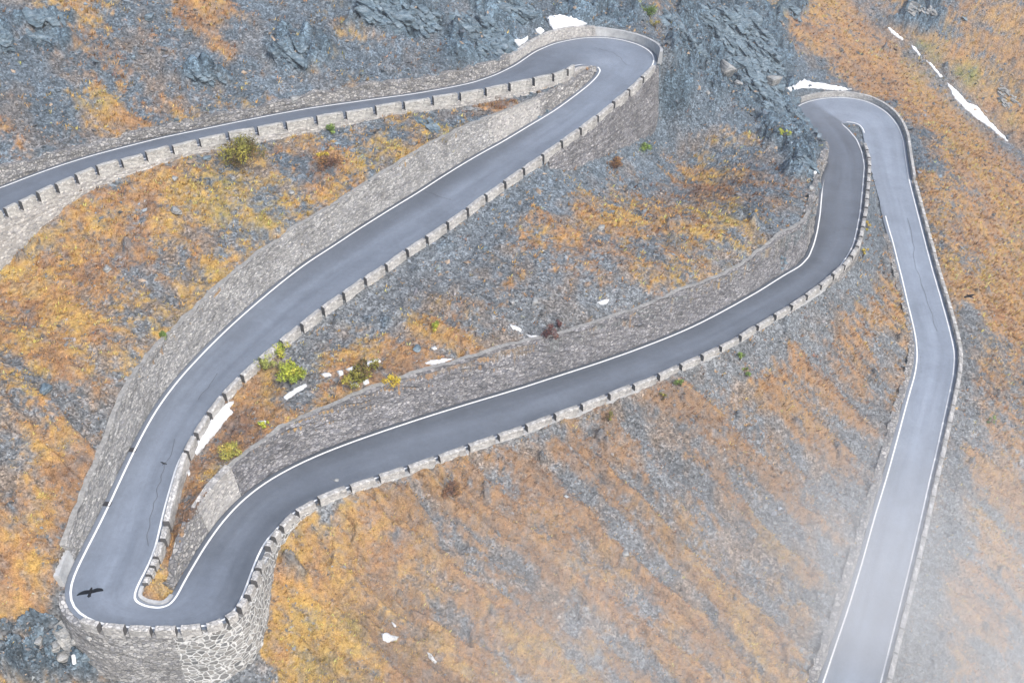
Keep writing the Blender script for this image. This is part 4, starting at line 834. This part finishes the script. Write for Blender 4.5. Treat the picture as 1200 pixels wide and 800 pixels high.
P=ground_at([(953,212)])[0]; root=empty('marker_post',P,'white topped marker post by the rock at the right hairpin','marker post'); bm=bmesh.new(); tube(bm,(0,0,-.2),(0,0,1.25),.05); bm_obj('post',bm,M['concrete'],(0,0,0),None,None,parent=root); bm=bmesh.new(); bmesh.ops.create_uvsphere(bm,u_segments=12,v_segments=8,radius=.26); bmesh.ops.scale(bm,vec=(1,.6,1.1),verts=bm.verts); bm_obj('head',bm,M['metal'],(0,0,1.35),None,None,parent=root)
for (u,v,lab) in ((159,524,'dark drain opening cutting the white line beside the tall wall'),(127,588,'dark drain opening lower down at the foot of the tall wall')):
    i_=at('R',(u,v),0,9,14); c=PR[i_]+nR[i_]*.2; bm=bmesh.new()
    r=bmesh.ops.create_cube(bm,size=1); bmesh.ops.scale(bm,vec=(.7,.5,.06),verts=bm.verts); fz=max(bm.faces,key=lambda f:f.calc_center_median().z); r=bmesh.ops.inset_individual(bm,faces=[fz],thickness=.06); bmesh.ops.translate(bm,vec=(0,0,-.04),verts=fz.verts)
    o=bm_obj('drain',bm,M['drain'],tuple(c+np.array([0,0,.03])),lab,'drain','roadside drains'); o.rotation_euler[2]=math.atan2(nR[i_][1],nR[i_][0])
# ------------------------------------------------------------------ air
def volbox(name,x0,x1,y0,y1,z0,z1,col,dens,aniso=.2,label=None):
    V=[(x,y,z) for x in (x0,x1) for y in (y0,y1) for z in (z0,z1)]
    Fs=[(0,1,3,2),(4,6,7,5),(0,4,5,1),(2,3,7,6),(0,2,6,4),(1,5,7,3)]
    m=bpy.data.materials.new(name); m.use_nodes=True; t=m.node_tree; t.nodes.clear(); o=t.nodes.new('ShaderNodeOutputMaterial'); v=t.nodes.new('ShaderNodeVolumePrincipled')
    v.inputs['Color'].default_value=(*col,1); v.inputs['Density'].default_value=dens; v.inputs['Anisotropy'].default_value=aniso; t.links.new(v.outputs[0],o.inputs['Volume'])
    ob=obj(name,V,Fs,m,kind='stuff',label=label); ob.display_type='WIRE'; return ob,t,v
zlo,zhi=float(GZ.min())-1,max(float(GZ.max()),CH)+6
volbox('haze',-560,560,-15,480,zlo,zhi,(.92,.96,1.0),.0004)

# drifting mist low in the valley, thicker towards the lower right
mx0,mx1,my0,my1,mz0,mz1=-34.,120.,40.,150.,-44.,4.
ob,t,v=volbox('mist',mx0,mx1,my0,my1,mz0,mz1,(.99,.995,1.0),.01,aniso=0)
c=t.nodes.new('ShaderNodeNewGeometry'); sep=t.nodes.new('ShaderNodeSeparateXYZ'); t.links.new(c.outputs['Position'],sep.inputs[0])
n=t.nodes.new('ShaderNodeTexNoise'); n.inputs['Scale'].default_value=.03; n.inputs['Detail'].default_value=3.5; t.links.new(c.outputs['Position'],n.inputs['Vector'])
def mr(src,i,a,b,lo,hi):
    q=t.nodes.new('ShaderNodeMapRange'); q.interpolation_type='SMOOTHSTEP'; q.inputs[1].default_value=a; q.inputs[2].default_value=b; q.inputs[3].default_value=lo; q.inputs[4].default_value=hi; t.links.new(src.outputs[i],q.inputs[0]); return q
fs=[mr(n,0,.34,.6,0,1),mr(sep,0,mx0,mx0+22,0,1),mr(sep,0,28,95,1,.25),mr(sep,1,my0,my0+8,0,1),mr(sep,1,58,100,1,0),mr(sep,2,mz1-26,mz1,1,0)]
prev=fs[0]
for q in fs[1:]:
    m=t.nodes.new('ShaderNodeMath'); m.operation='MULTIPLY'; t.links.new(prev.outputs[0],m.inputs[0]); t.links.new(q.outputs[0],m.inputs[1]); prev=m
m=t.nodes.new('ShaderNodeMath'); m.operation='MULTIPLY'; m.inputs[1].default_value=.036; t.links.new(prev.outputs[0],m.inputs[0]); t.links.new(m.outputs[0],v.inputs['Density'])
S.cycles.volume_step_rate=4; S.cycles.volume_max_steps=64
S.cycles.volume_bounces=3; S.cycles.max_bounces=8
